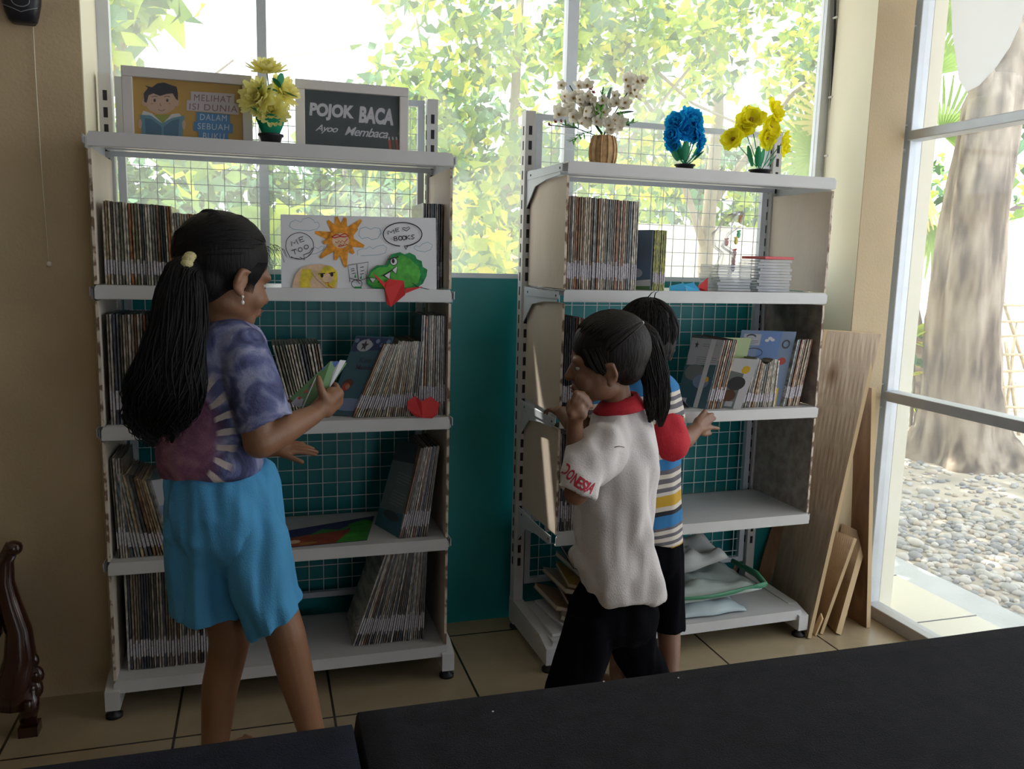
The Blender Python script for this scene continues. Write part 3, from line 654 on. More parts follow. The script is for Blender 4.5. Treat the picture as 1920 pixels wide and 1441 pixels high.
glyph(gM,195,355,70,50,-.3,8,k_ink); glyph(gE,285,315,45,48,-.3,8,k_ink); glyph(gT,205,450,55,50,-.3,8,k_ink); glyph(gO,272,425,42,42,-.3,7,k_ink); glyph(gO,335,398,45,42,-.3,7,k_ink)
s.ring(1380,278,205,125,11,k_ink,a0=1.7,a1=1.7+6.0); s.line([(1400,395),(1415,440),(1435,395)],10,k_ink)
glyph(gM,1220,240,70,42,-.15,9,k_ink); glyph(gE,1303,215,38,36,-.15,8,k_ink); glyph(gH,1378,205,80,42,-.1,7,k_ink)
for g_,x in ((gB,1288),(gO,1335),(gO,1375),(gK,1418),(gS,1466)): glyph(g_,x,305-(x-1288)*.1,38,42,-.12,9,k_ink)
s.poly([(215,880),(215,800),(250,700),(310,630),(400,600),(520,592),(620,610),(680,660),(695,740),(680,885)],k_pe); s.poly([(300,880),(290,760),(320,650),(400,640),(440,700),(400,780),(410,885)],k_yel); s.poly([(480,700),(560,610),(640,620),(690,680),(690,760),(640,885),(560,800)],k_yel); s.disc(590,740,60,50,k_pe)
s.line([(490,695),(560,690)],9,k_ink); s.disc(528,710,16,24,k_ink); s.line([(600,690),(668,680)],9,k_ink); s.disc(632,700,16,24,k_ink); s.line([(560,790),(600,785),(590,805),(612,810),(590,815),(640,845)],6,k_rd); s.line([(420,690),(470,750),(560,830),(640,870)],3,k_ink)
s.line([(822,780),(800,605),(1015,570),(1000,740),(915,770),(822,740)],7,k_ink); s.line([(895,595),(910,755)],8,k_ink)
for x,y in ((830,642),(835,662),(845,690),(930,625),(935,662),(930,695)): s.line([(x,y+4),(x+38,y-4)],7,k_ink)
s.ring(895,800,55,45,7,k_ink); s.line([(840,780),(880,755),(930,800)],6,k_ink); s.poly([(870,830),(940,830),(965,880),(860,880)],k_dg); s.poly([(865,735),(880,690),(890,735)],k_dg); s.poly([(925,745),(945,705),(945,750)],k_dg)
s.poly([(1005,740),(1040,660),(1110,605),(1200,600),(1230,540),(1260,490),(1350,465),(1400,490),(1450,470),(1510,500),(1530,540),(1580,560),(1590,620),(1640,650),(1630,720),(1590,800),(1500,860),(1400,870),(1060,850),(1000,800)],k_dg)
s.poly([(1020,735),(1060,665),(1130,625),(1215,625),(1260,560),(1300,510),(1380,500),(1450,530),(1500,580),(1550,620),(1570,700),(1540,790),(1450,830),(1300,850),(1080,835),(1015,790)],k_gr)
s.disc(1285,565,38,38,m_white); s.ring(1285,565,38,40,7,k_ink); s.disc(1278,560,16,24,k_ink); s.line([(1225,545),(1335,512)],11,k_ink)
s.poly([(1265,655),(1325,608),(1310,695)],m_white); s.line([(1150,720),(1265,655),(1325,608),(1310,695),(1265,655)],8,k_ink); s.poly([(1180,712),(1250,672),(1240,752)],m_white); s.line([(1180,712),(1250,672),(1240,752),(1180,712)],7,k_ink); s.poly([(1030,740),(1095,740),(1062,790)],m_white); s.line([(1010,732),(1095,742),(1062,792),(1025,740)],7,k_ink)
s.line([(1090,742),(1130,750),(1120,790)],7,k_ink); s.line([(1480,790),(1530,830),(1660,860)],7,k_ink)
tag(mb.build('crayon_poster'), 'white paper poster with a crayon sun, green monster and speech bubbles on the left rack', 'poster')

# ------------------------------------------------------------ framed signs on top of the left rack
def frame(name, label, y, TL, TR, zb, sc, cu, cv, inner, mback, draw, slope):
    t = thing(name, label, 'framed sign', (W(*TL,y).x, y, zb))
    a = W(*TL,y); b = W(*TR,y); hz = a.z; 
    x0, x1 = a.x, b.x; fw = .028
    for nm, bx in (('frame',(x0,x1,hz-fw,hz)),('frame',(x0,x1,zb,zb+fw)),('frame',(x0,x0+fw,zb+fw,hz-fw)),('frame',(x1-fw,x1,zb+fw,hz-fw))):
        pass
    mb = MB(); mb.box(x0,x1,y-.012,y+.008,hz-fw,hz,m_frame); mb.box(x0,x1,y-.012,y+.008,zb,zb+.010,m_frame); mb.box(x0,x0+fw,y-.012,y+.008,zb+.0102,hz-fw-.0002,m_frame); mb.box(x1-fw,x1,y-.012,y+.008,zb+.0102,hz-fw-.0002,m_frame)
    mb.build('frame', t, bevel=.002)
    mb = MB(); mb.box(x0+.004,x1-.004,y+.001,y+.006,zb+.003,hz-.004,mback)
    fn = lambda x, q: W(cu+x/sc, cv+q/sc, y+.0008)
    sh = Sheet(mb, fn, (0,-1,0), .00012); draw(sh); mb.build('printed_picture', t)
    g = MB(); g.box(x0+.01,x1-.01,y-.004,y-.003,zb+.01,hz-.01,glassmat('frame_glass',.03,.06)); g.build('glass', t)
    return t
p_or=mat('golden_print',(.56,.34,.09),.5); p_hair=mat('ink_navy_print',(.03,.035,.06),.5); p_sk=mat('light_skin_print',(.62,.42,.32),.5); p_bk=mat('book_blue_print',(.07,.17,.27),.5); p_bk2=mat('book_light_blue_print',(.14,.3,.4),.5); p_gr=mat('shirt_green_print',(.32,.36,.08),.5); p_tag=mat('pale_tag_print',(.62,.55,.6),.5); p_tx=mat('plum_letters',(.25,.12,.16),.5); p_bt=mat('blue_tag_print',(.06,.24,.52),.5); p_lt=mat('pale_letters',(.62,.68,.74),.5)
def d_boy(s):
    s.poly([(1160,860),(1270,860),(1290,930),(1140,930)],p_gr); s.disc(1090,765,25,32,p_sk); s.disc(1325,765,18,30,p_sk)
    s.disc(1208,755,122,100,p_sk)
    s.poly([(1082,765),(1078,700),(1110,660),(1085,640),(1140,655),(1180,625),(1230,618),(1290,640),(1325,650),(1335,700),(1335,755),(1318,740),(1295,700),(1250,705),(1200,720),(1150,700),(1115,715),(1100,770)],p_hair)
    for x in (1160,1255): s.disc(x,753,9,12,p_hair); s.ring(x,735,24,14,4,p_hair,a0=PI*1.15,a1=PI*1.8)
    for x in (1140,1272): s.disc(x,778,9,6,mat('blush_print',(.6,.25,.2),.5))
    s.line([(1200,775),(1205,795),(1215,788)],5,p_tx); s.ring(1212,810,28,20,5,p_tx,a0=.4,a1=2.7)
    s.poly([(1075,830),(1140,850),(1215,920),(1210,960),(1060,870)],c_white); s.poly([(1345,850),(1290,855),(1225,920),(1230,960),(1370,880)],c_white)
    s.poly([(1050,860),(1130,865),(1215,925),(1290,885),(1385,865),(1365,1060),(1070,1060)],p_bk2); s.poly([(1085,885),(1140,895),(1212,950),(1212,1080),(1100,1080)],p_bk); s.poly([(1228,950),(1290,905),(1345,890),(1335,1080),(1228,1080)],p_bk)
    s.disc(1052,930,14,35,p_sk); s.disc(1380,935,14,35,p_sk)
    s.poly([(1432,685),(1758,705),(1758,775),(1795,780),(1790,862),(1400,828),(1402,750),(1432,752)],p_tag)
    s.text('MELIHAT',1455,755,280,48,p_tx,ang=.055,spacing=1.15); s.text('ISI DUNIA',1420,822,360,48,p_tx,ang=.06,spacing=1.12)
    s.poly([(1475,840),(1725,862),(1725,925),(1748,930),(1745,1002),(1712,1000),(1712,1070),(1490,1060),(1490,985),(1452,978),(1455,910),(1475,912)],p_bt)
    s.text('DALAM',1500,900,200,46,p_lt,ang=.05,spacing=1.15); s.text('SEBUAH',1482,968,236,46,p_lt,ang=.05,spacing=1.12); s.text('BUKU',1522,1042,160,46,p_lt,ang=.05,spacing=1.12)
frame('framed_picture','white framed golden picture of a cartoon boy reading, top of left rack',.15,(227,123),(472,147),1.6845,4,0,0,None,p_or,d_boy,0)
p_ch=mat('chalkboard_print',(.035,.05,.065),.45); p_cw=mat('chalk_white_print',(.6,.58,.66),.6)
def d_pojok(s):
    s.text('POJOK',608,625,365,138,p_cw,ang=.075,bold=.05,spacing=1.0); s.text('BACA',1015,655,285,138,p_cw,ang=.085,bold=.05,spacing=1.0)
    s.text('Ayoo',658,738,185,72,p_cw,ang=.08,shear=.35,bold=.012,spacing=.9); s.text('Membaca',900,756,355,72,p_cw,ang=.08,shear=.35,bold=.012,spacing=.9)
    for x,c_ in ((1265,c_red),(1295,c_brown),(1325,c_red)): s.line([(x,790),(x+12,900)],20,c_); s.line([(x-3,770),(x,795)],12,c_lgrey)
    s.line([(1345,730),(1338,745),(1350,755)],4,p_cw)
frame('framed_sign','white framed chalkboard style sign reading POJOK BACA, top of left rack',.20,(553,148),(765,170),1.6845,4.3636,440,80,None,p_ch,d_pojok,0)

# ------------------------------------------------------------ flowers
g_leaf=mat('cloth_leaf_green',(.02,.28,.13),.6,var=.2); g_dark=mat('dark_leaf_green',(.01,.07,.03),.5); g_brt=mat('bright_leaf_green',(.12,.4,.05),.6)
f_yel=leafmat('pale_yellow_crepe',(.92,.82,.36),.45); f_yel2=leafmat('yellow_silk',(.95,.82,.04),.45); f_blue=leafmat('blue_silk',(.02,.42,.8),.35); f_wht=leafmat('ivory_silk',(.8,.76,.68),.3); f_cen=mat('flower_centre',(.35,.2,.04),.8); f_pink=mat('pink_bud',(.45,.15,.17),.7); g_mint=leafmat('mint_paper',(.03,.36,.22),.3)
def petal(mb, c, d, up, L, Wd, m, curl=.4, cup=.15, n=5, ruf=0, rnd=random):
    'a curved petal starting at c along d, bending towards up'
    d=V(d).normalized(); up=V(up); up=(up-d*up.dot(d)); up=up.normalized() if up.length>1e-4 else d.orthogonal().normalized(); sd_=d.cross(up)
    vs=[]; ph=rnd.random()*6
    for i in range(n+1):
        k=i/n; w=Wd*math.sin(PI*min(.93,(.12+.80*k)))**.8*.5
        c0=c+d*L*k*(1-.25*curl*k)+up*L*curl*k*k*.8
        for j in (-1,-.33,.33,1):
            vs.append(c0+sd_*w*j+up*cup*w*j*j+up*ruf*math.sin(ph+j*4+k*5)*Wd*k)
    fs=[(i*4+j,i*4+j+1,i*4+j+5,i*4+j+4) for i in range(n) for j in range(3)]
    mb.add(vs,fs,m,True)
def bloom(mb, c, nrm, r, layers, m, width=.7, ruf=.06, rnd=random, core=None):
    nrm=V(nrm).normalized(); a=nrm.orthogonal().normalized(); b=nrm.cross(a); c=V(c)
    for li,(n,tilt_,l) in enumerate(layers):
        for k in range(n):
            t=2*PI*(k+.5*li)/n+rnd.uniform(-.15,.15); d=(a*math.cos(t)+b*math.sin(t))*math.cos(tilt_)+nrm*math.sin(tilt_)
            petal(mb,c,d,nrm,r*l*rnd.uniform(.9,1.08),r*width,m,rnd.uniform(.1,.45),.25,5,ruf,rnd)
    if core: mb.ell(c+nrm*r*.12,(r*.16,r*.16,r*.16),core,8,6)
def leaf(mb, c, d, L, w, m, droop=-.3): petal(mb, V(c), d, (0,0,1), L, w, m, droop, .3, 6)
def pot(t, c, r, h, m):
    mb=MB(); R=[]
    for rr,z in ((r*.75,0),(r*.98,h*.8),(r*1.1,h*.82),(r*1.1,h),(r*.95,h),(r*.9,h*.85)):
        R.append([c+V((rr*math.cos(2*PI*k/24),rr*math.sin(2*PI*k/24),z)) for k in range(24)])
    mb.rings(R,m); mb.build('pot',t)
rnd=random.Random(3)
def stem(t, pts, m, r=.0018): mb=MB(); mb.tube(pts,r,m,6); mb.build('stem',t)
# dense pale yellow paper flowers between the frames
base=V((W(508,262,.09).x,.09,1.6845)); t=thing('potted_paper_flowers','pale yellow paper flowers in a black pot between the two framed signs','potted flowers',base)
pot(t,base,.033,.032,m_black)
for (u,v,dy,r,nr) in ((500,128,-.005,.062,(0,-.5,1)),(482,182,-.02,.068,(-.6,-.8,.3)),(533,170,.012,.060,(.6,-.7,.4)),(508,205,-.02,.062,(.05,-.95,.25))):
    c=W(u,v,.09+dy); stem(t,[base+V((0,0,.03)),(base+c)/2+V((.004,0,.01)),c],g_dark)
    mb=MB(); bloom(mb,c-V(nr).normalized()*.012,nr,r,((20,.05,1.0),(16,.45,.85),(12,.85,.65),(8,1.2,.45)),f_yel,.36,.04,rnd); mb.build('bloom',t)
mb=MB()
R=[]
for k,(rr,z) in enumerate(((.020,.03),(.030,.05),(.038,.068),(.040,.078))):
    R.append([base+V(((rr+.004*math.sin(5*a))*math.cos(a),(rr*.8)*math.sin(a),z+.008*math.sin(3*a)*k/3)) for a in [2*PI*q/24 for q in range(24)]])
mb.rings(R,g_mint,True); mb.build('wrapping_paper',t)
for (u,v,d,L) in ((525,160,(.3,-.3,.9),.035),(525,165,(-.5,-.3,.4),.035),(532,172,(.8,-.3,-.5),.045),(520,172,(-.9,-.2,0),.03),(495,155,(-.4,-.2,-.8),.03),(470,200,(.4,-.3,-.4),.04)): mb=MB(); leaf(mb,W(u,v,.06),d,L,.028,g_leaf,.2); mb.build('leaf',t)
# wicker vase with ivory blossom
def rb(u,v,yl): return W(u,v,yl)
base=V((W(1130,298,.05).x,.05,1.679)); t=thing('flower_vase','wicker vase of ivory blossom sprays on the right rack','flower vase',base)
mw=mat('wicker',(.52,.32,.15),.7,var=.3,vscale=60)
mb=MB(); zt=W(1130,255,.05).z-1.679; R=[]
for i in range(23):
    k=i/22; rr=.028+.014*math.sin(PI*(.15+.75*k)); R.append([base+V((rr*(1+.04*math.sin(q*PI/2+i*PI/1))*math.cos(2*PI*q/32),rr*(1+.04*math.sin(q*PI/2+i*PI/1))*math.sin(2*PI*q/32),zt*k)) for q in range(32)])
mb.rings(R,mw,True)
for q in range(12):
    a=2*PI*q/12; mb.tube([base+V(((.031+.014*math.sin(PI*(.15+.75*k/8)))*math.cos(a),(.031+.014*math.sin(PI*(.15+.75*k/8)))*math.sin(a),zt*k/8)) for k in range(9)],.0022,mw,6)
mb.build('wicker_body',t)
sprays=[((1130,255),(1100,200),(1060,178),24,.07),((1130,255),(1110,225),(1085,195),20,.055),((1132,255),(1140,225),(1150,238),9,.03),((1132,255),(1160,190),(1195,150),16,.04),((1130,250),(1100,215),(1068,160),10,.045)]
for si,(a,b,c,n,spr) in enumerate(sprays):
    A,B,Cc=[W(*q,.05+.02*math.sin(si*2)) for q in (a,b,c)]; pts=[A.lerp(B,k/4).lerp(B.lerp(Cc,k/4),k/4) for k in range(5)]; stem(t,pts,g_dark,.002)
    for k in range(n):
        f=.35+.65*k/n; P=A.lerp(B,f).lerp(B.lerp(Cc,f),f)+V((rnd.gauss(0,spr*.5),rnd.gauss(-.012,.014),rnd.gauss(0,spr*.42)))
        mb=MB(); bloom(mb,P,(rnd.uniform(-.6,.6),-1,rnd.uniform(-.3,.7)),rnd.uniform(.021,.028),((5,.25,1),),f_wht,.75,.03,rnd,f_cen); mb.build('blossom',t)
for (u,v,d,L) in ((1135,215,(.3,0,1),.09),(1140,210,(.7,-.1,.9),.07),(1150,215,(1,-.1,.1),.07),(1155,225,(.9,0,-.4),.05)): mb=MB(); leaf(mb,W(u,v,.06),d,L,.04,g_dark,.1); mb.build('leaf',t)
for (u,v,dx,dz) in ((1120,235,-.1,1),(1125,225,.05,1),(1145,240,.5,.6),(1160,235,.9,.2),(1110,245,-1,-.35),(1095,250,-1,-.6),(1085,240,-1,.1),(1128,205,0,1)):
    c=W(u,v,.03); d=V((dx,-.05,dz)).normalized(); mb=MB(); mb.tube([c,c+d*.057],.001,g_dark,5)
    for k in range(16):
        p=c+d*.055*k/16; a=k*2.4; sd_=(V((math.cos(a),math.sin(a)*.6,math.sin(a)*.3+.3))).normalized(); leaf(mb,p,d+sd_*.9,.020,.006,g_brt,.1)
    mb.build('needle_sprig',t)
for (u,v) in ((1103,158),(1106,168),(1112,175),(1028,235),(1040,230),(1050,228),(1108,164)):
    c=W(u,v,.05); mb=MB(); bloom(mb,c,(rnd.uniform(-1,1),-.6,.6),.011,((6,.4,1),(5,.9,.8)),f_pink,.5,.02,rnd); mb.build('bud',t)
stem(t,[W(1130,255,.05),W(1108,210,.05),W(1104,158,.05)],g_dark,.0015); stem(t,[W(1120,255,.05),W(1080,240,.05),W(1028,234,.05)],g_dark,.0015)
# blue
base=V((W(1284,310,.06).x,.06,1.679)); t=thing('potted_silk_flowers','bright blue silk flowers in a small black pot on the right rack','potted flowers',base)
pot(t,base,.032,.022,m_black)
for (u,v,r,nr) in ((1297,222,.045,(.1,-.8,.6)),(1268,228,.038,(-.6,-.7,.4)),(1310,240,.036,(.7,-.6,.2)),(1282,243,.040,(-.1,-1,.1)),(1300,248,.036,(.3,-.9,0)),(1258,252,.03,(-.8,-.5,0)),(1262,272,.026,(-.5,-.7,-.3)),(1316,268,.028,(.7,-.6,-.3)),(1312,285,.018,(.6,-.6,-.5))):
    c=W(u,v,.05+rnd.uniform(-.008,.008)); stem(t,[base+V((0,0,.02)),(base+c)/2,c],g_leaf)
    mb=MB(); bloom(mb,c-V(nr).normalized()*.014,nr,r*1.2,((9,.1,1.0),(8,.5,.9),(6,1.0,.7)),f_blue,.85,.12,rnd); mb.build('bloom',t)
for (u,v,d,L) in ((1283,300,(-.1,-.4,1),.062),(1275,300,(-.6,-.3,1),.06),(1295,300,(.6,-.3,1),.062),(1270,302,(-.8,-.2,.8),.04),(1303,300,(.9,-.1,.7),.045)):
    mb=MB(); leaf(mb,W(u,v,.055),d,L,.03,g_leaf,.15); mb.build('leaf',t)
# yellow silk
base=V((W(1425,320,.06).x,.06,1.679)); t=thing('potted_silk_flowers','loose yellow silk flowers in a black pot, right end of the right rack top','potted flowers',base)
pot(t,base,.036,.02,m_black)
for (u,v,r,nr) in ((1450,210,.040,(.5,-.8,.4)),(1408,226,.042,(-.3,-.8,.5)),(1443,240,.036,(.1,-.9,.1)),(1375,262,.036,(-.8,-.5,.4)),(1436,258,.034,(.2,-.9,-.2)),(1465,270,.040,(.8,-.6,0)),(1395,240,.03,(-.5,-.8,.1))):
    c=W(u,v,.05+rnd.uniform(-.01,.01)); stem(t,[base+V((0,0,.015)),(base+c)/2+V((0,0,.01)),c],g_leaf,.0016)
    mb=MB(); bloom(mb,c,nr,r*1.25,((6,.05,1.0),(5,.45,.8)),f_yel2,1.15,.12,rnd,f_cen); mb.build('bloom',t)
for (u,v,d,L) in ((1420,312,(-.2,-.3,1),.07),(1410,312,(-.6,-.2,1),.075),(1432,312,(.4,-.2,1),.08),(1440,312,(.8,-.1,.8),.05),(1425,312,(.1,-.4,1),.06)):
    mb=MB(); leaf(mb,W(u,v,.055),d,L,.022,g_leaf,.2); mb.build('leaf',t)

# ------------------------------------------------------------ origami
def fold(name, label, polys, m, y, cat='origami', grp=None):
    'folded paper: polygons as lists of (u, v, dy)'
    mb=MB()
    for p in polys: mb.add([W(u,v,y+dy) for u,v,dy in p],[tuple(range(len(p)))],m)
    o=mb.build(name); so=o.modifiers.new('s','SOLIDIFY'); so.thickness=.0015; so.offset=0; return tag(o,label,cat,grp)
fold('origami_crane','red folded paper crane hanging over the shelf lip below the green monster',[
 [(729,523,0),(757,526,0),(760,552,-.004),(733,575,0),(725,570,.002),(722,540,-.006)],
 [(722,530,-.001),(729,523,0),(722,540,-.006)],
 [(698,511,-.004),(722,530,-.002),(722,541,-.004)],
 [(760,540,-.002),(793,537,-.004),(760,550,-.003)]], m_red, -.008)
fold('red_origami','red folded paper mouth with a notched top at the right end of the middle shelf',[
 [(764,752,0),(778,742,0),(790,752,-.005),(792,783,-.004),(778,780,0),(764,766,0)],
 [(790,752,-.005),(808,743,0),(824,756,0),(820,776,0),(810,784,0),(792,783,-.004)]], m_redd, -.006)
fold('origami_bird','light blue folded paper boat shapes lying on the right rack second shelf',[
 [(1255,536,0),(1282,530,-.01),(1288,546,-.01),(1255,546,0)],[(1282,533,-.01),(1300,529,-.015),(1313,545,-.01),(1290,546,-.012)],[(1283,533,0),(1312,540,0),(1290,546,.02)]], m_bluep, .02)
fold('origami_sail','red folded paper triangle standing behind the blue paper on the right rack',[[(1308,537,.0),(1327,520,0),(1327,546,0),(1312,546,.01)]], m_red, .035)
# green plastic folder edge and fallen leaf
mb=MB(); a=W(770,592,.2); mb.box(a.x,a.x+.03,.18,.186,LR['z'][2]+.002,a.z,mat('translucent_green_plastic',(.05,.3,.12),.2)); tag(mb.build('plastic_folder'),'translucent green plastic folder standing behind the tall books on middle shelf','folder')
# ------------------------------------------------------------ clear cases, bag
m_clear=bpy.data.materials.new('clear_plastic'); m_clear.use_nodes=True
nt=m_clear.node_tree; nt.nodes.clear(); o_=nt.nodes.new('ShaderNodeOutputMaterial'); t_=nt.nodes.new('ShaderNodeBsdfTransparent'); g_=nt.nodes.new('ShaderNodeBsdfPrincipled'); g_.inputs['Base Color'].default_value=(.75,.76,.82,1); g_.inputs['Roughness'].default_value=.15
x_=nt.nodes.new('ShaderNodeMixShader'); x_.inputs[0].default_value=.38; nt.links.new(t_.outputs[0],x_.inputs[1]); nt.links.new(g_.outputs[0],x_.inputs[2]); nt.links.new(x_.outputs[0],o_.inputs[0])
m_film=bpy.data.materials.new('thin_clear_film'); m_film.use_nodes=True
nt=m_film.node_tree; nt.nodes.clear(); o_=nt.nodes.new('ShaderNodeOutputMaterial'); t_=nt.nodes.new('ShaderNodeBsdfTransparent'); g_=nt.nodes.new('ShaderNodeBsdfPrincipled'); g_.inputs['Base Color'].default_value=(.85,.86,.88,1); g_.inputs['Roughness'].default_value=.12
lw=nt.nodes.new('ShaderNodeLayerWeight'); lw.inputs[0].default_value=.35; mr=nt.nodes.new('ShaderNodeMapRange'); mr.inputs[3].default_value=.12; mr.inputs[4].default_value=.75; nt.links.new(lw.outputs['Facing'],mr.inputs[0])
x_=nt.nodes.new('ShaderNodeMixShader'); nt.links.new(mr.outputs[0],x_.inputs[0]); nt.links.new(t_.outputs[0],x_.inputs[1]); nt.links.new(g_.outputs[0],x_.inputs[2]); nt.links.new(x_.outputs[0],o_.inputs[0])
zb=RR['z'][3]+.001; c_disc=mat('disc_silver',(.6,.6,.68),.15,metal=.6); c_red2=mat('red_plastic',(.55,.02,.03),.3)
def case(x,y,z,rz,top=False):
    t=thing('disc_case','flat red plastic case on top of the clear case stacks' if top else 'clear plastic disc case in the two low stacks under the red case','plastic case',rp(RR,x,y,z),RZ+rz,None if top else 'clear disc cases on right rack')
    mb=MB(); mb.box(-.065,.065,-.06,.06,0,.0092,c_red2 if top else m_clear); mb.build('case_shell',t,True,bevel=.001)
    if not top: mb=MB(); mb.tube([(0,0,.003),(0,0,.0055)],.055,c_disc,20); mb.build('disc',t,True)
for k in range(9):
    case(.645+rnd.uniform(-.004,.004),.10,zb+.0101*k,rnd.uniform(-.05,.05))
for k in range(11):
    case(.795+rnd.uniform(-.006,.006),.085,zb+.0101*k,rnd.uniform(-.05,.05))
case(.80,.08,zb+.0101*11+.001,.12,True)
# crumpled clear bag with small toys
t=thing('plastic_bag','crumpled clear plastic bag of small toys left of the clear case stacks','bag',W(1355,545,.10))
mb=MB(); R=[]
for (u,v,hw) in ((1358,543,26),(1352,520,22),(1362,495,18),(1366,475,16),(1348,462,14),(1352,440,18),(1368,425,22),(1378,408,18),(1388,398,8)):
    c=W(u,v,.11); h=hw/600; R.append([c+V((h*(1+.3*math.sin(3*a+v))*math.cos(a),.7*h*(1+.35*math.cos(4*a+v*.7))*math.sin(a),.006*math.sin(5*a+v))) for a in [2*PI*k/28 for k in range(28)]])
mb.rings(R,m_film); o=mb.build('bag_film',t)
for (u,v,c_) in ((1377,475,c_red2),(1375,490,c_red2),(1374,503,mat('maroon_plastic',(.3,.02,.1),.3)),(1385,440,mat('mint_plastic',(.2,.6,.35),.3)),(1380,452,mat('yellow_plastic',(.8,.7,.2),.3)),(1388,412,mat('orange_plastic',(.8,.3,.1),.3)),(1362,455,c_red2)):
    c=W(u,v,.11); mb=MB(); mb.ell(c,(.008,.005,.012),c_,10,8); mb.cap(c+V((-.006,0,.012)),c+V((.006,0,.014)),.003,.003,c_,8); mb.build('toy',t)
# ------------------------------------------------------------ flat painting on the fourth shelf of the left rack
zb=LR['z'][1]+.0012
mb=MB(); fn=lambda x,y: WZ(x,y,zb)
P=[(545,985),(690,962),(706,1014),(545,1030)]
P2=[V((.50,.18,zb)),V((.80,.28,zb)),V((.745,.035,zb)),V((.50,.018,zb))]
mb.prism(P2,(0,0,.0012),mat('navy_paint',(.035,.04,.13),.7,var=.2,vscale=20))
bl=lambda x,y: (P2[3].lerp(P2[2],x)).lerp(P2[0].lerp(P2[1],x),y)+V((0,0,.0012))
s=Sheet(mb,bl,(0,0,1),.0003); s.poly([(0,0),(1,0),(.95,.45),(.55,.62),(.2,.55),(0,.5)],mat('rust_paint',(.28,.06,.03),.7,var=.3,vscale=30)); s.poly([(.6,.0),(1,0),(1,.75),(.9,.9),(.7,.8),(.75,.5)],mat('leaf_paint',(.04,.27,.03),.7,var=.3,vscale=30)); s.poly([(.25,.5),(.4,.75),(.6,.6),(.8,.8),(.7,.55)],mat('green_paint',(.06,.22,.06),.7)); s.disc(.08,.25,.08,.1,k_pe); s.disc(.25,.1,.12,.06,mat('ochre_paint',(.4,.2,.04),.7))
tag(mb.build('painting'),'flat childlike painting in navy, rust and green lying on the left rack fourth shelf','painting')
# ------------------------------------------------------------ folded tarpaulins on the right rack bottom
def tarp(name,label,C,w,d,h,m,amp,seed,fold=0,m2=None):
    nx,ny=36,24; vs=[]
    for j in range(ny+1):
        for i in range(nx+1):
            x=i/nx; y=j/ny; e=min(1,min(x,1-x,y,1-y)*9)
            z=h*(.25+.75*e)*(.7+.3*math.sin(PI*y))+amp*(noise.noise(V((x*4+seed,y*4,seed)))+.5*abs(noise.noise(V((x*9,y*6+seed,1)))))*e + fold*x*x
            vs.append(rp(RR,C[0]+w*x+.015*noise.noise(V((y*5,seed,0))),C[1]+d*y+.012*noise.noise(V((x*5,seed,3))),C[2]+max(.002,z)))
    n0=len(vs); fs=[(j*(nx+1)+i,j*(nx+1)+i+1,(j+1)*(nx+1)+i+1,(j+1)*(nx+1)+i) for j in range(ny) for i in range(nx)]
    mb=MB(); mb.add(vs,fs,m,True); o=mb.build(name); so=o.modifiers.new('s','SOLIDIFY'); so.thickness=.003; so.offset=-1
    return tag(o,label,'tarpaulin')
m_tarp=mat('grey_tarpaulin',(.40,.41,.40),.45,var=.08,vscale=6); m_tgreen=mat('green_tarpaulin',(.05,.22,.12),.5); m_tgrey=mat('pale_green_grey_tarpaulin',(.36,.41,.39),.45,var=.08,vscale=6); m_tblue=mat('pale_blue_tarpaulin',(.42,.5,.53),.4)
zb=RR['z'][0]+.001
tarp('tarpaulin','pale blue tarpaulin, lowest layer of the folded pile on the right rack bottom',(.28,.03,zb),.50,.26,.045,m_tblue,.03,1)
o=tarp('tarpaulin','grey green tarpaulin with a green curled edge, middle of the folded pile',(.22,.03,zb+.05),.62,.29,.035,m_tgrey,.035,2,.03)
mb=MB(); E=[]
for k in range(15):
    q=k/14; E.append(rp(RR,.30+.555*q,.028+.01*math.sin(q*9),zb+.066+.012*math.sin(q*5)+.045*q*q))
mb.tube(E,[.004+.007*k/14 for k in range(15)],m_tgreen,10,flat=.5); mb.tube([E[-1],E[-1]+V((.01,.08,.01)),E[-1]+V((-.02,.2,.02))],[.011,.014,.010],m_tgreen,10,flat=.8); mb.build('curled_edge',o)
tarp('tarpaulin','plain grey tarpaulin bunched up at the back, top of the folded pile',(.25,.12,zb+.10),.50,.22,.07,m_tarp,.06,3,.07)
# ------------------------------------------------------------ boards leaning against the column
def board(label,pts,th,m,cat='board',name='wooden_board',edge=None,grp=None):
    p=[V(q) for q in pts]; n=(p[1]-p[0]).cross(p[3]-p[0]).normalized()*th; mb=MB(); nx=8
    a=lambda s_,t_:(p[0].lerp(p[1],s_)).lerp(p[3].lerp(p[2],s_),t_)
    vs=[];fs=[]
    for off in (V((0,0,0)),n):
        for j in range(13):
            for i in range(nx+1): vs.append(a(i/nx,j/12)+off)
    q=(nx+1)*13
    for o_ in (0,q):
        for j in range(12):
            for i in range(nx): fs.append((o_+j*(nx+1)+i,o_+j*(nx+1)+i+1,o_+(j+1)*(nx+1)+i+1,o_+(j+1)*(nx+1)+i))
    mb.add(vs,fs,m); per=[(i,0) for i in range(nx)]+[(nx,j) for j in range(12)]+[(nx-i,12) for i in range(nx)]+[(0,12-j) for j in range(12)]
    ids=[j*(nx+1)+i for i,j in per]; mb.add(vs,[(ids[k],ids[(k+1)%len(ids)],ids[(k+1)%len(ids)]+q,ids[k]+q) for k in range(len(ids))],edge or m)
    o=mb.build(name); return tag(o,label,cat,grp)
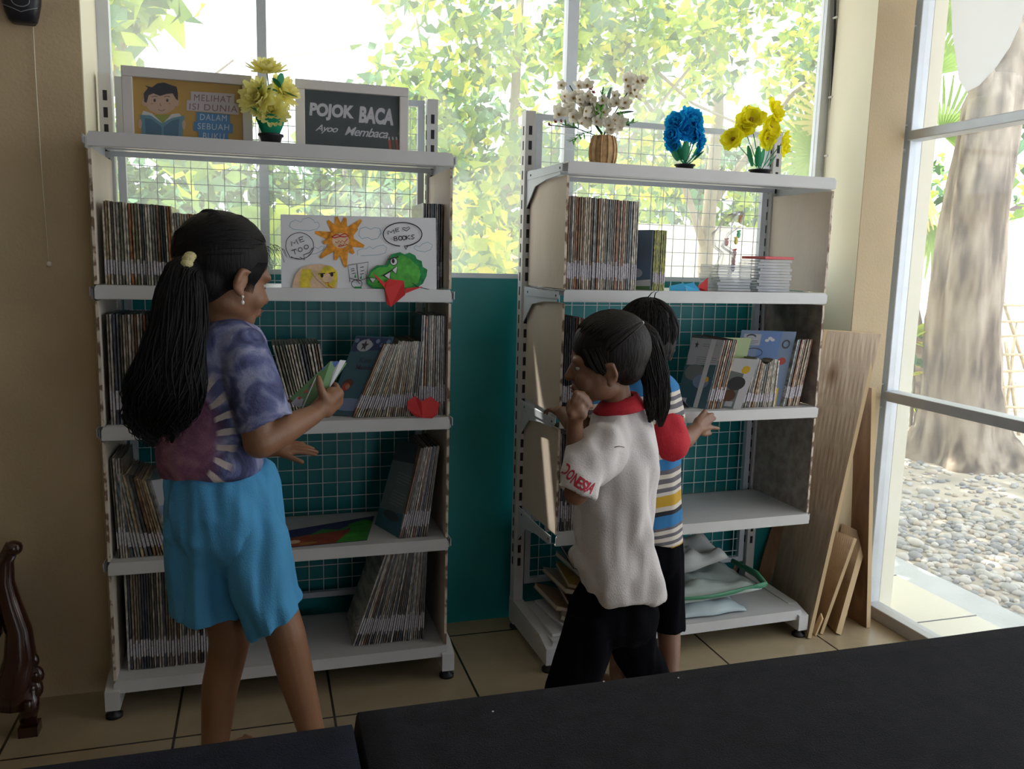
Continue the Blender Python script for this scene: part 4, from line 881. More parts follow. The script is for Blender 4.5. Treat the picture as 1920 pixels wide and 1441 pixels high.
def woodmat(name, a, b, knots=None):
    m=mat(name,a,.6); nt=m.node_tree; bs=nt.nodes['Principled BSDF']; tc=nt.nodes.new('ShaderNodeTexCoord'); mp=nt.nodes.new('ShaderNodeMapping'); mp.inputs['Scale'].default_value=(7,7,1.3)
    w=nt.nodes.new('ShaderNodeTexNoise'); w.inputs['Scale'].default_value=2.2; w.inputs['Detail'].default_value=7; w.inputs['Distortion'].default_value=1.6
    cr=nt.nodes.new('ShaderNodeValToRGB'); e=cr.color_ramp.elements; e[0].position=.35; e[0].color=(*b,1); e[1].position=.65; e[1].color=(*a,1)
    nt.links.new(tc.outputs['Object'],mp.inputs[0]); nt.links.new(mp.outputs[0],w.inputs[0]); nt.links.new(w.outputs[0],cr.inputs[0])
    if knots:
        last=cr.outputs[0]
        for kp in knots:
            d1=nt.nodes.new('ShaderNodeVectorMath'); d1.operation='SUBTRACT'; nt.links.new(tc.outputs['Object'],d1.inputs[0]); d1.inputs[1].default_value=kp
            d2=nt.nodes.new('ShaderNodeVectorMath'); d2.operation='MULTIPLY'; d2.inputs[1].default_value=(1,.3,.55); nt.links.new(d1.outputs[0],d2.inputs[0])
            d3=nt.nodes.new('ShaderNodeVectorMath'); d3.operation='LENGTH'; nt.links.new(d2.outputs[0],d3.inputs[0])
            c2=nt.nodes.new('ShaderNodeValToRGB'); e=c2.color_ramp.elements; e[0].position=.006; e[0].color=(.16,.09,.05,1); e[1].position=.03; e[1].color=(1,1,1,1); x=e.new(.012); x.color=(.55,.42,.32,1)
            nt.links.new(d3.outputs['Value'],c2.inputs[0])
            mx=nt.nodes.new('ShaderNodeMixRGB'); mx.blend_type='MULTIPLY'; mx.inputs[0].default_value=1; nt.links.new(last,mx.inputs[1]); nt.links.new(c2.outputs[0],mx.inputs[2]); last=mx.outputs[0]
        nt.links.new(last,bs.inputs['Base Color'])
    else: nt.links.new(cr.outputs[0],bs.inputs['Base Color'])
    return m
wd1=woodmat('weathered_teak',(.50,.38,.27),(.36,.26,.18),[W(1562,880,.02),W(1560,862,.02),W(1578,700,.06),W(1574,712,.06),W(1577,853,.02),W(1568,785,.04)]); wd2=woodmat('brown_board',(.26,.14,.07),(.17,.085,.04)); wd3=woodmat('tan_board',(.36,.22,.11),(.26,.15,.07)); wde=mat('light_sawn_edge',(.62,.45,.26),.8)
board('wide weathered board with dark knots leaning on the column beside the right rack',[WZ(1521,1197,.001),W(1652,626,.085),W(1551,619,.093),V((2.46,.33,.001))],.014,wd1,edge=wde)
board('dark brown upright board nearest the glass wall',[WZ(1632,1176,.001),W(1642,727,.085),W(1612,722,.093),WZ(1590,1150,.001)],.018,wd2,edge=wde)
board('medium brown slab leaning between the wide board and the dark upright board',[WZ(1577,1190,.001),W(1629,1004,.06),W(1588,985,.085),WZ(1548,1160,.001)],.022,wd3,edge=wde)
board('short tan strip leaning, its notched edge seen below the wide board\'s right edge',[WZ(1543,1189,.001),W(1607,1010,.02),W(1560,992,.05),WZ(1520,1160,.001)],.012,wd3,edge=wde)
board('thin pale batten, frontmost of the small pieces at the wide board\'s foot',[WZ(1531,1192,.001),W(1544,1160,-.02),W(1541,1150,.0),WZ(1524,1185,.001)],.006,wde)
board('thin wooden slat leaning behind the right rack\'s bottom shelf',[V((2.262,.40,.0)),W(1411,990,.40),W(1417,990,.40),V((2.285,.40,.0))],.006,wde)
board('dark brown plank standing on edge behind the wide weathered board',[V((2.38,.36,.001)),W(1448,985,.40),W(1475,985,.38),V((2.44,.34,.001))],.012,wd2)
mb=MB(); mb.ell(W(1613,1160,.14)+V((0,0,.0)),(.05,.03,.06),mat('mauve_fabric',(.12,.07,.11),.9),18,12); o=mb.build('cloth_bundle'); 
for v in o.data.vertices: v.co+=V((noise.noise(v.co*30)*.012,noise.noise(v.co*30+V((5,0,0)))*.012,0))
zmin=min(v.co.z for v in o.data.vertices)
for v in o.data.vertices: v.co.z-=zmin-.001
tag(o,'small mauve cloth bundle on the floor behind the brown slab','cloth')
# ------------------------------------------------------------ cable with clips on the right jamb
t=thing('cable','thin black cable clipped down the cream column beside the window','cable',(2.55,.40,1.7))
pts=[W(u_,v_,.415) for u_,v_ in ((1568,-30),(1566,60),(1560,180),(1555,285),(1548,420),(1544,600))]
mb=MB(); mb.tube([p+V((-.003,0,0)) for p in pts],.0042,m_black,8); mb.build('cord',t)
for (u,v) in ((1566,33),(1557,182),(1549,292)):
    c=W(u,v,.41); mb=MB(); mb.cap(c+V((0,-.008,0)),c+V((0,.008,0)),.0045,.0045,mat('white_clip',(.8,.8,.8),.4),10); mb.build('cable_clip',t)
# ------------------------------------------------------------ wall fan base and pull cord
c=W(42,10,.16); t=thing('wall_fan','black wall fan base cut off by the top left corner of the view','wall fan',c)
mb=MB(); R=[]
for (dz,hw,dd) in ((.13,.055,.05),(.06,.052,.055),(.0,.046,.055),(-.025,.04,.05),(-.042,.034,.04),(-.048,.028,.03)):
    cc=c+V((0,0,dz)); R.append([V((cc.x+hw*(1 if abs(math.cos(a))>.0 else 1)*math.copysign(abs(math.cos(a))**.6,math.cos(a)),.179-dd*.5+dd*.5*math.copysign(abs(math.sin(a))**.6,math.sin(a)),cc.z)) for a in [2*PI*k/28 for k in range(28)]])
mb.rings(R,m_black); mb.build('fan_base',t)
gry=mat('silver_trim',(.3,.3,.34),.3)
mb=MB(); cc=W(38,0,.122); mb.tube([cc+V((.022*math.cos(a),0,.016*math.sin(a))) for a in [2*PI*k/24 for k in range(25)]],.0012,gry,6); mb.tube([cc+V((-.045,.002,-.014)),cc+V((-.02,0,-.022)),cc+V((0,-.001,-.03)),cc+V((.02,0,-.022)),cc+V((.04,.002,-.016))],.001,gry,6); mb.build('trim_ring',t)
mb=MB(); mb.tube([W(62,50,.172),W(66,130,.173),W(78,320,.174),W(91,490,.174)],.0013,m_cream,8); mb.build('pull_cord',t)
mb=MB(); a=W(92,494,.173); mb.tube([a+V((0,0,.006)),a+V((0,0,.004)),a+V((0,0,-.006)),a+V((0,0,-.008))],[.003,.006,.0068,.004],m_cream,12); mb.build('cord_knob',t)
# ------------------------------------------------------------ carved dark stand at the far left
t=thing('carved_chair','dark glossy carved wooden chair with a curled arm at the left edge','chair',(-.25,-.02,0))
def carve(dx,dy):
    mb=MB(); C=lambda u,v,y=.0: W(u,v,y+dy)+V((dx,0,0))
    mb.tube([C(32,1030),C(22,1025),C(10,1050),C(8,1090),C(18,1130),C(35,1180),C(38,1230),C(28,1280),C(20,1320)],[.022,.02,.022,.026,.030,.034,.042,.05,.05],m_darkwood,14)
    mb.ell(C(25,1027),(.024,.024,.021),m_darkwood)
    for u,v,r in ((52,1215,.018),(58,1238,.022),(66,1265,.024),(60,1290,.03),(45,1300,.04)): mb.ell(C(u,v),(r,r*.8,r*1.2),m_darkwood,12,8)
    mb.tube([C(50,1290),C(55,1330),C(52,1350)],[.035,.025,.022],m_darkwood,12)
    a=C(54,1352); mb.box(a.x-.022,a.x+.028,a.y-.03,a.y+.02,.0,.03,m_darkwood)
    return mb
o=carve(0,-.02).build('carved_arm',t)
MB().box(-.62,-.27,-.05,.12,.30,.40,m_darkwood).build('seat_rail',t,bevel=.01)
MB().box(-.62,-.30,-.06,.13,.40,.44,mat('teal_cushion',(.01,.05,.07),.9)).build('seat_cushion',t,bevel=.012)
for x in (-.60,):
    for y in (-.03,.1): MB().box(x-.02,x+.02,y-.02,y+.02,0,.30,m_darkwood).build('leg',t)
# ------------------------------------------------------------ people
def frame3(F, U=(0,0,1)):
    F=V(F).normalized(); U=V(U); L=U.cross(F).normalized(); U=F.cross(L).normalized(); return F,L,U   # forward, left, up
def head(mb, c, F, U, s, m):
    F,L,U=frame3(F,U); Q=Matrix((F,L,U)).transposed(); P=lambda x,y,z: V(c)+(F*x+L*y+U*z)*s
    e=lambda p,r,rot=None: mb.ell(P(*p),[q*s for q in r],m,20,14,rot=Q if rot is None else Q@rot)
    e((-.012,0,.022),(.096,.078,.088)); e((.028,0,-.03),(.062,.062,.075)); e((.058,0,-.088),(.030,.030,.022)); e((.02,0,-.07),(.06,.052,.035))
    for y in (-1,1):
        e((.055,.034*y,-.042),(.030,.026,.028)); e((.066,.028*y,.012),(.022,.026,.014)); e((-.005,.076*y,-.025),(.019,.008,.029),Matrix.Rotation(-.25*y,3,'Z')@Matrix.Rotation(.2,3,'Y'))
        mb.cap(P(-.012,.084*y,-.002),P(-.018,.086*y,-.03),.006*s,.005*s,m); mb.cap(P(-.012,.084*y,-.002),P(.006,.083*y,.0),.006*s,.005*s,m); e((.0,.08*y,-.05),(.009,.006,.010))
        mb.ell(P(.088,.011*y,-.036),(.008*s,.008*s,.007*s),m,10,8)
    mb.cap(P(.080,0,.0),P(.099,0,-.031),.0085*s,.0125*s,m); e((.086,0,-.060),(.012,.021,.0065)); e((.084,0,-.071),(.012,.019,.0065))
    return P,Q
def eyes(par, P, Q, s, closed=False):
    for y in (-1,1):
        mb=MB(); mb.ell(P(.069,.029*y,-.008),(.0115*s,.0125*s,.0065*s),m_eyew,14,10,rot=Q)
        mb.ell(P(.0775,.029*y,-.009),(.004*s,.0058*s,.005*s),m_pupil,12,8,rot=Q); mb.build('eye',par)
        mb=MB(); mb.tube([P(.082,.014*y,.013),P(.083,.028*y,.018),P(.064,.043*y,.012)],[.0016*s,.0028*s,.001*s],m_hair,8); mb.build('eyebrow',par)
    mb=MB(); mb.ell(P(.0945,0,-.0595),(.006*s,.017*s,.004*s),m_lip,14,8,rot=Q); mb.ell(P(.0925,0,-.0705),(.006*s,.015*s,.0045*s),m_lip,14,8,rot=Q); mb.build('lips',par)
def hand(mb, wr, d, nrm, s, m, thumb=1, spread=.12, curl=(.3,.35,.4,.5), tcurl=.3, ta=.9):
    'd: towards fingers, nrm: out of the back of the hand, thumb on the +side*thumb'
    d=V(d).normalized(); nrm=V(nrm); nrm=(nrm-d*nrm.dot(d)).normalized(); sd_=d.cross(nrm)*thumb; wr=V(wr)
    k=s
    for j in (-1.5,-.5,.5,1.5): mb.cap(wr+d*.008*k+sd_*j*.010*k, wr+d*.062*k+sd_*j*.0145*k,.013*k,.0105*k,m,10)
    mb.ell(wr+d*.035*k,(.026*k,.026*k,.022*k),m,12,8)
    for j,(L,cu) in enumerate(zip((.058,.066,.062,.048),curl)):       # index..little
        o=1.5-j; p=wr+d*.066*k+sd_*o*.0145*k; a=0; dd=(d+sd_*o*spread).normalized(); r=.0078*k
        for q,f in enumerate((.45,.3,.25)):
            a+=cu*(1.0 if q else .8); v=dd*math.cos(a)-nrm*math.sin(a); p2=p+v*L*f*k; mb.cap(p,p2,r,r*.93,m,10); p=p2; r*=.93
    p=wr+d*.016*k+sd_*.018*k; v=(d*math.cos(ta)+sd_*math.sin(ta)).normalized(); r=.0098*k
    for q,L in enumerate((.032,.026,.020)):
        p2=p+v*L*k; mb.cap(p,p2,r,r*.92,m,10); p=p2; r*=.92; v=(v*math.cos(tcurl)-nrm*math.sin(tcurl)*.6+d*.25).normalized()
def limb(mb, pts, rr, m, n=16): 
    for i in range(len(pts)-1): mb.cap(pts[i],pts[i+1],rr[i],rr[i+1],m,n)
def haircap(mb, P, Q, s, m, tie, rad_=(.102,.0865,.094), c0=(-.026,0,.034), n=150, seed=1, hang=None, low=.0):
    mb.ell(P(*c0),[r*s for r in rad_],m,32,22,rot=Q); mb.ell(P(-.052,0,-.02+low),(.052*s,.066*s,.055*s),m,20,14,rot=Q)
def strands(mb, P, s, m, tie, rad_, c0, n, seed):
    'combed strands from the hairline to the tie, as great arcs over the cap'
    rr=random.Random(seed); T=V(tie); T=V(((T.x-c0[0])/rad_[0],(T.y-c0[1])/rad_[1],(T.z-c0[2])/rad_[2])).normalized()
    for i in range(n):
        a=rr.uniform(-1.45,1.45); st=V((math.cos(a)*.9,math.sin(a)*1.0,rr.uniform(-.35+1.0*max(0,math.cos(a))**.6,1.1))).normalized()
        pts=[]
        for k in range(9):
            f=k/8; q=st.lerp(T,f).normalized()*(1.012+.006*math.sin(f*PI)); pts.append(P(c0[0]+q.x*rad_[0],c0[1]+q.y*rad_[1],c0[2]+q.z*rad_[2]))
        mb.tube(pts,[.0008*s]+[.0024*s]*7+[.0012*s],m,5,flat=.6)
def tail(mb, cen, hw, dep, m, n, seed, rs=.0035, wild=.006):
    'a lock of hair: centre points, half widths; n strands inside plus a solid core'
    rr=random.Random(seed); N=len(cen); cen=[V(c) for c in cen]
    def at(f,arr):
        x=f*(N-1); i=min(int(x),N-2); return arr[i]+(arr[i+1]-arr[i])*(x-i)
    R=[]
    for i in range(N):
        t=(cen[min(i+1,N-1)]-cen[max(i-1,0)]).normalized(); a=V((0,1,0)); a=(a-t*a.dot(t)).normalized(); b=t.cross(a)
        R.append([cen[i]+b*math.cos(q)*hw[i]*.82+a*math.sin(q)*hw[i]*dep*.82 for q in [2*PI*k/20 for k in range(20)]])
    mb.rings(R,m)
    for s_ in range(n):
        a0=rr.uniform(0,2*PI); ra=rr.uniform(.72,1.0); f1=rr.uniform(.75,1.0); pts=[]; K=14; ph=rr.uniform(0,6); w=rr.uniform(.3,1)*wild
        for k in range(K+1):
            f=f1*k/K; c=at(f,cen); t=(at(min(1,f+.05),cen)-at(max(0,f-.05),cen)).normalized(); a=V((0,1,0)); a=(a-t*a.dot(t)).normalized(); b=t.cross(a); h=at(f,hw)
            an=a0+.5*math.sin(f*3+ph)
            pts.append(c+b*math.cos(an)*h*ra+a*math.sin(an)*h*dep*ra+V((math.sin(f*14+ph),.5*math.cos(f*11+ph),0))*w*f)
        mb.tube(pts,[rs*(.6+.4*min(1,k/2))*(1-.75*max(0,k/K-.6)/.4) for k in range(K+1)],m,6)
def ring(u0,u1,v,y,dep,n=40,amp=0,k=6,ph=0,v2=None,ex=1.0):
    'horizontal ring of cloth whose outline spans u0..u1 at v (v2 at the right side), centred at depth y'
    a=W(u0,v,y); b=W(u1,v2 if v2 is not None else v,y); c=(a+b)/2; h=(b-a)/2; out=[]
    for i in range(n):
        t=2*PI*i/n; r=1+amp*math.sin(k*t+ph)
        cx=math.copysign(abs(math.cos(t))**ex,math.cos(t)); sy=math.copysign(abs(math.sin(t))**ex,math.sin(t))
        out.append(c+h*cx*r+V((0,dep*sy*r,0)))
    return out
def cloth_tube(mb, pts, rr, m, n=28, inner=None, flat=1, up=None):
    'sleeve or trouser leg: closes inward again at its end so that the opening is hollow'
    pts=[V(p) for p in pts]; rr=list(rr); d=(pts[-1]-pts[-2]).normalized()
    if inner: pts+=[pts[-1]+d*.001,pts[-1]-d*.012,pts[-1]-d*.03]; rr+=[inner,inner*.97,inner*.5]
    N=len(pts); R=[]; pu=V(up) if up else V((0,1,0))
    for i,p in enumerate(pts):
        t=(pts[min(i+1,len(pts)-1-(3 if inner and i<N-3 else 0))]-pts[max(i-1,0)]) if i<N-3 or not inner else d
        t=t.normalized() if t.length>1e-6 else d
        a=(pu-t*pu.dot(t)).normalized(); pu=a; b=t.cross(a); r=rr[i]
        R.append([p+(a*math.cos(2*PI*k/n)*flat+b*math.sin(2*PI*k/n))*r for k in range(n)])
    mb.rings(R,m)
def wr(fr, amp, seed=0):
    'cloth wrinkles: displacement along the normal'
    def f(co,n):
        return n*amp*(noise.noise(V((co.x*fr[0]+seed,co.y*fr[1],co.z*fr[2])))+.5*noise.noise(V((co.x*fr[0]*2.3,co.y*fr[1]*2.3+seed,co.z*fr[2]*2.1))))
    return f

# --- tie dye cotton
def tiedye():
    m=mat('tie_dye_cotton',(.12,.13,.28),.9); nt=m.node_tree; b=nt.nodes['Principled BSDF']; N=nt.nodes.new; Lk=nt.links.new
    tc=N('ShaderNodeTexCoord'); mp=N('ShaderNodeMapping'); Lk(tc.outputs['Object'],mp.inputs[0]); c=W(325,815,-.53); mp.inputs['Location'].default_value=(-c.x,-c.y*0,-c.z); 
    sp=N('ShaderNodeSeparateXYZ'); Lk(mp.outputs[0],sp.inputs[0])
    def M_(op,a,b_=None,c_=None):
        n=N('ShaderNodeMath'); n.operation=op
        for i,x in enumerate((a,b_,c_)):
            if x is None: continue
            if isinstance(x,(int,float)): n.inputs[i].default_value=x
            else: Lk(x,n.inputs[i])
        return n.outputs[0]
    x=sp.outputs[0]; z=sp.outputs[2]; ang=M_('ARCTAN2',z,x); rr=M_('SQRT',M_('ADD',M_('MULTIPLY',x,x),M_('MULTIPLY',M_('MULTIPLY',z,z),.55)))
    n1=N('ShaderNodeTexNoise'); n1.inputs['Scale'].default_value=13; n1.inputs['Detail'].default_value=8; n1.inputs['Distortion'].default_value=1.2; Lk(tc.outputs['Object'],n1.inputs[0])
    rw=M_('ADD',rr,M_('MULTIPLY',M_('SUBTRACT',n1.outputs[0],.5),.035))
    def ramp(src,st):
        r=N('ShaderNodeValToRGB'); e=r.color_ramp.elements
        while len(e)<len(st): e.new(.5)
        for i,(p,cc) in enumerate(st): e[i].position=p; e[i].color=(*cc,1)
        Lk(src,r.inputs[0]); return r.outputs[0]
    def mix(f,a,b_,bt='MIX'):
        n=N('ShaderNodeMixRGB'); n.blend_type=bt; Lk(f,n.inputs[0]) if not isinstance(f,(int,float)) else n.inputs[0].__setattr__('default_value',f)
        for i,q in ((1,a),(2,b_)):
            if isinstance(q,tuple): n.inputs[i].default_value=(*q,1)
            else: Lk(q,n.inputs[i])
        return n.outputs[0]
    blue=ramp(n1.outputs[0],[(.36,(.04,.045,.11)),(.5,(.11,.125,.27)),(.62,(.30,.31,.48))])
    mauve=ramp(n1.outputs[0],[(.32,(.10,.035,.085)),(.5,(.20,.075,.14)),(.7,(.34,.17,.23))])
    k=ramp(M_('MULTIPLY',rw,4),[(.34,(1,1,1)),(.48,(0,0,0))]); base=mix(k,blue,mauve)
    # pale petals in an arc right of the centre
    sn=M_('SINE',M_('MULTIPLY',M_('ADD',ang,M_('MULTIPLY',M_('SUBTRACT',n1.outputs[0],.5),.10)),21)); 
    band=ramp(M_('MULTIPLY',rr,4),[(.37,(0,0,0)),(.40,(1,1,1)),(.50,(1,1,1)),(.57,(0,0,0))])
    pet=ramp(M_('SUBTRACT',sn,M_('SUBTRACT',.15,0)),[(.0,(0,0,0)),(.3,(1,1,1))]); side=ramp(M_('ADD',M_('MULTIPLY',x,4),.5),[(.55,(0,0,0)),(.62,(1,1,1))])
    msk=mix(1.0,mix(1.0,band,pet,'MULTIPLY'),side,'MULTIPLY'); base=mix(msk,base,(.56,.47,.45))
    Lk(base,b.inputs['Base Color']); bp=N('ShaderNodeBump'); bp.inputs['Strength'].default_value=.25; bp.inputs['Distance'].default_value=.01; n3=N('ShaderNodeTexNoise'); n3.inputs['Scale'].default_value=240; Lk(tc.outputs['Object'],n3.inputs[0]); Lk(n3.outputs[0],bp.inputs['Height']); Lk(bp.outputs[0],b.inputs['Normal'])
    return m
m_tie=tiedye()

# ============ long haired girl at the left rack
g=thing('person','taller girl with long black ponytail, tie dye shirt and light blue shorts, holding a book','person',(.33,-.45,0))
body=MB(); hc=W(428,512,-.47); P,Q=head(body,hc,(.86,.46,-.33),(.18,.2,1),1.03,m_skin)
limb(body,[W(423,590,-.47),W(432,540,-.465)],[.046,.046],m_skin)
limb(body,[W(415,660,-.45),W(405,780,-.45),W(410,880,-.45),W(415,930,-.45)],[.06,.06,.065,.07],m_skin)
limb(body,[W(380,655,-.37),W(450,660,-.51)],[.035,.035],m_skin)
el=W(487,828,-.585); ws=W(588,777,-.49)
limb(body,[W(456,670,-.53),W(472,760,-.565),el],[.035,.038,.036],m_skin); limb(body,[el,W(530,806,-.55),ws],[.039,.037,.024],m_skin)
limb(body,[W(380,665,-.33),W(402,800,-.24),W(400,840,-.22)],[.045,.036,.033],m_skin); limb(body,[W(400,840,-.22),W(505,842,-.17)],[.034,.023],m_skin)
hand(body,W(505,842,-.17),(.95,.1,.02),(0,-.4,1),1.0,m_skin,thumb=1,curl=(.1,.15,.2,.3),ta=.7)
# hand gripping the book: thumb up on the near face, fingers curled round behind
k=1.0; hd=W(622,742,-.452)
for a,b,r1,r2_ in ((ws,hd,.023,.024),(W(600,765,-.475),W(632,738,-.45),.019,.018),(W(612,770,-.47),W(634,752,-.44),.018,.014)): body.cap(a,b,r1,r2_,m_skin)
for (a,b,c,d_) in (((634,737),(630,722),(612,716),(600,722)),((638,745),(634,730),(614,724),(602,731)),((636,754),(632,742),(614,735),(603,741)),((632,762),(626,752),(612,746),(603,750))):
    A,B,C_,D_=W(*a,-.445),W(*b,-.415),W(*c,-.385),W(*d_,-.38); body.cap(A,B,.0092,.0086,m_skin,10); body.cap(B,C_,.0086,.008,m_skin,10); body.cap(C_,D_,.008,.0072,m_skin,10)
body.cap(W(612,752,-.482),W(603,734,-.485),.0125,.0112,m_skin,10); body.cap(W(603,734,-.485),W(599,719,-.480),.0105,.0098,m_skin,10); body.cap(W(599,719,-.480),W(597,708,-.472),.0098,.0080,m_skin,10)
# legs
limb(body,[W(380,930,-.42),W(418,1130,-.41),W(432,1200,-.41),W(412,1290,-.395),W(403,1400,-.39)],[.055,.052,.050,.046,.034],m_skin)
limb(body,[W(448,930,-.48),W(510,1110,-.49),W(536,1190,-.51),W(556,1270,-.50),W(588,1385,-.47)],[.055,.050,.048,.044,.032],m_skin)
for (ax,fx) in ((V((.31,-.40,.07)),V((.36,-.28,.025))),(V((.55,-.46,.07)),V((.64,-.38,.025)))):
    body.cap(W(403,1400,-.39) if ax.x<.4 else W(588,1385,-.47),ax,.032,.031,m_skin); body.cap(ax+V((-.01,-.02,-.038)),fx,.030,.024,m_skin); body.cap(ax,fx,.03,.022,m_skin)
    for j in range(5): q=fx+V((.035,.03,-.006))+(V((.012,-.012,0))*(j-2)); body.cap(fx+(q-fx)*.3,q,.011,.009,m_skin,8)
o=body.build('body',g); bake(o,.0042,5)
eyes(g,P,Q,1.03)
mb=MB(); mb.ell(P(.0925,0,-.0655),(.006,.015,.002),m_eyew,12,6,rot=Q); mb.build('teeth',g)
# hair
HC=dict(rad_=(.1055,.0895,.098),c0=(-.026,0,.034))
mb=MB(); haircap(mb,P,Q,1.03,m_hair,None,low=-.012,**HC); o=mb.build('hair',g); bake(o,.005,6)
mb=MB(); strands(mb,P,1.03,m_hair,(-.118,.0,.0),HC['rad_'],HC['c0'],230,5)
rr=random.Random(9)
for i in range(26):     # loose wisps round the face and crown
    a=rr.uniform(-1.2,1.0); st=(.072+rr.uniform(-.01,.01),-.07*math.sin(a+.4),.06+.03*math.cos(a)); p0=P(*st); pts=[p0]; d=Q@V((rr.uniform(.2,1),rr.uniform(-.5,.3),rr.uniform(-.3,.5)))
    for k_ in range(5): pts.append(pts[-1]+d*.0065+V((0,0,-.002*k_)))
    mb.tube(pts,[.0007,.0007,.0006,.0006,.0005,.0004],m_hair,4)
for y0 in (-1,):
    for i in range(12): q=i/12; mb.tube([P(.045-.03*q,-.078,.035-.01*q),P(.036-.03*q,-.0795,.0),P(.030-.03*q,-.0735,-.022),P(.033-.03*q,-.068,-.040)],[.0013,.0018,.0012,.0005],m_hair,5)
mb.build('hair_strands',g)
tw=W(357,494,-.56)
mb=MB()
for i in range(10):
    a=2*PI*i/10; c=tw+V((.004*math.cos(a)-.002,.020*math.cos(a),.017*math.sin(a)))+V((.013*math.sin(a)*.3,0,0)); mb.ell(c,(.0135,.0115,.0105),m_cream_tie,12,8)
mb.build('hair_tie',g)
mb=MB()
cen=[W(366,492,-.545),W(345,512,-.575),W(340,555,-.59),W(336,610,-.60),W(324,665,-.605),W(314,720,-.605),W(300,762,-.60),W(288,795,-.595),W(280,822,-.59)]
tail(mb,cen,[.024,.040,.052,.058,.066,.080,.080,.050,.008],.55,m_hair,460,4,.0021,.014)
tail(mb,[W(330,640,-.60),W(322,720,-.61),W(330,780,-.61),W(322,830,-.60)],[.04,.045,.03,.003],.6,m_hair,90,8,.002,.02)
tail(mb,[W(300,720,-.60),W(278,750,-.60),W(262,775,-.60),W(272,805,-.60),W(288,838,-.60)],[.03,.045,.032,.018,.004],.5,m_hair,150,6,.002,.022)
o=mb.build('ponytail',g)
mb=MB(); e0=P(.002,-.0875,-.058); mb.ell(e0,(.0035,.0035,.0035),m_pearl,10,8); mb.tube([e0,e0+V((0,0,-.008))],.0008,m_pearl,6); mb.ell(e0+V((0,0,-.013)),(.0042,.0042,.005),m_pearl,12,8); mb.build('earring',g)
# shirt
mb=MB()
R=[ring(398,442,596,-.465,.042),ring(384,462,603,-.465,.062),ring(362,484,616,-.465,.080),ring(347,497,640,-.46,.092,ex=.9),ring(340,496,680,-.46,.098,ex=.9),ring(330,494,730,-.46,.10,ex=.92),ring(312,492,780,-.46,.105,ex=.92),ring(300,492,820,-.46,.108,.02 and 40,.015,5),ring(296,497,850,-.46,.112,40,.02,6,1),ring(300,502,872,-.46,.114,40,.025,6,1.3),ring(306,500,886,-.46,.110,40,.025,6,1.5,v2=874),ring(316,492,884,-.46,.100,40,.02,6,1.5,v2=872),ring(330,480,862,-.46,.08)]
mb.rings(R,m_tie)
cloth_tube(mb,[W(430,640,-.49),W(450,650,-.52),W(464,690,-.545),W(478,730,-.56),W(492,768,-.57),W(501,794,-.575)],[.045,.056,.060,.061,.062,.064],m_tie,inner=.057,flat=1.0)
cloth_tube(mb,[W(400,640,-.42),W(382,660,-.36),W(392,730,-.31),W(398,780,-.28)],[.045,.054,.056,.058],m_tie,inner=.05)
o=mb.build('shirt',g); bake(o,.005,5,fn=wr((9,9,5),.012,3))
# lettering flourish on the back
mb=MB(); q=[(363,742),(372,712),(378,704),(380,715),(371,740),(366,760),(372,766),(378,756)]; 
bv=BVHTree.FromObject(o,bpy.context.evaluated_depsgraph_get())
def onto(bv,u,v,off=.0015):
    d=(W(u,v,1)-CAM).normalized(); h=bv.ray_cast(CAM,d); return h[0]+h[1]*off if h[0] else None
pts=[p_ for p_ in (onto(bv,*x) for x in q) if p_]
if len(pts)>3: mb.tube(pts,.0022,m_navy if 'm_navy' in globals() else m_pupil,6); mb.build('back_print',g)
# shorts: two legs fused at the seat
mb=MB()
def leg(L,cut,uin): pass
R=[ring(318,505,862,-.46,.088),ring(312,513,872,-.46,.098,40,.03,12),ring(309,526,905,-.455,.112,40,.035,12),ring(309,534,950,-.455,.120,40,.03,9),ring(312,538,1000,-.455,.112,40,.025,8,.4),ring(335,525,1045,-.455,.085,40,.02,8,.6),ring(360,500,1070,-.455,.05)]
mb.rings(R,m_blue)
R=[ring(325,440,950,-.43,.07),ring(311,450,1000,-.42,.098),ring(311,452,1050,-.42,.10,40,.03,7),ring(314,458,1100,-.42,.102,40,.035,7),ring(318,462,1150,-.42,.104,40,.045,7,v2=1140),ring(322,456,1150,-.42,.097,40,.045,7,v2=1142),ring(345,440,1120,-.42,.07)]
mb.rings(R,m_blue)
R=[ring(430,522,940,-.48,.06),ring(424,539,990,-.485,.088),ring(424,547,1050,-.49,.10,40,.03,7,2),ring(434,553,1100,-.49,.105,40,.035,7,2),ring(452,558,1140,-.49,.108,40,.045,7,2,v2=1112),ring(470,561,1186,-.49,.110,40,.05,7,2,v2=1122),ring(476,555,1184,-.49,.102,40,.05,7,2,v2=1122),ring(485,540,1140,-.49,.07)]
mb.rings(R,m_blue)
o=mb.build('shorts',g); bake(o,.005,5,fn=wr((16,16,2.2),.016,8))
# her book, held open towards her
C0=W(538,768,-.40); ux=(W(588,735,-.40)-W(538,775,-.43))
def bk(u,v,y): return W(u,v,y)
mb=MB()
A,B_,Cc,Dd=bk(537,752,-.415),bk(620,676,-.415),bk(650,680,-.40),bk(585,775,-.435)
n=(Dd-A).cross(B_-A).normalized()
mb.prism([A,Dd,Cc,B_],-n*.006,c_green) if n.y>0 else mb.prism([A,Dd,Cc,B_],-n*.006,c_green)
nn=n if n.y<0 else -n
s=Sheet(mb,lambda x,y:(A.lerp(B_,x)).lerp(Dd.lerp(Cc,x),y),nn,.0004)
s.poly([(0,0),(1,0),(1,.28),(0,.2)],c_brown); s.poly([(0,.16),(.5,.2),(.62,.45),(.35,.55),(.1,.6),(0,.5)],c_lgrey); s.poly([(0,.75),(.1,.62),(.22,.66),(.3,.52),(.42,.58),(.5,.4),(.62,.42),(.7,.3),(.8,.3),(.8,.62),(.75,.95),(0,1)],c_green)
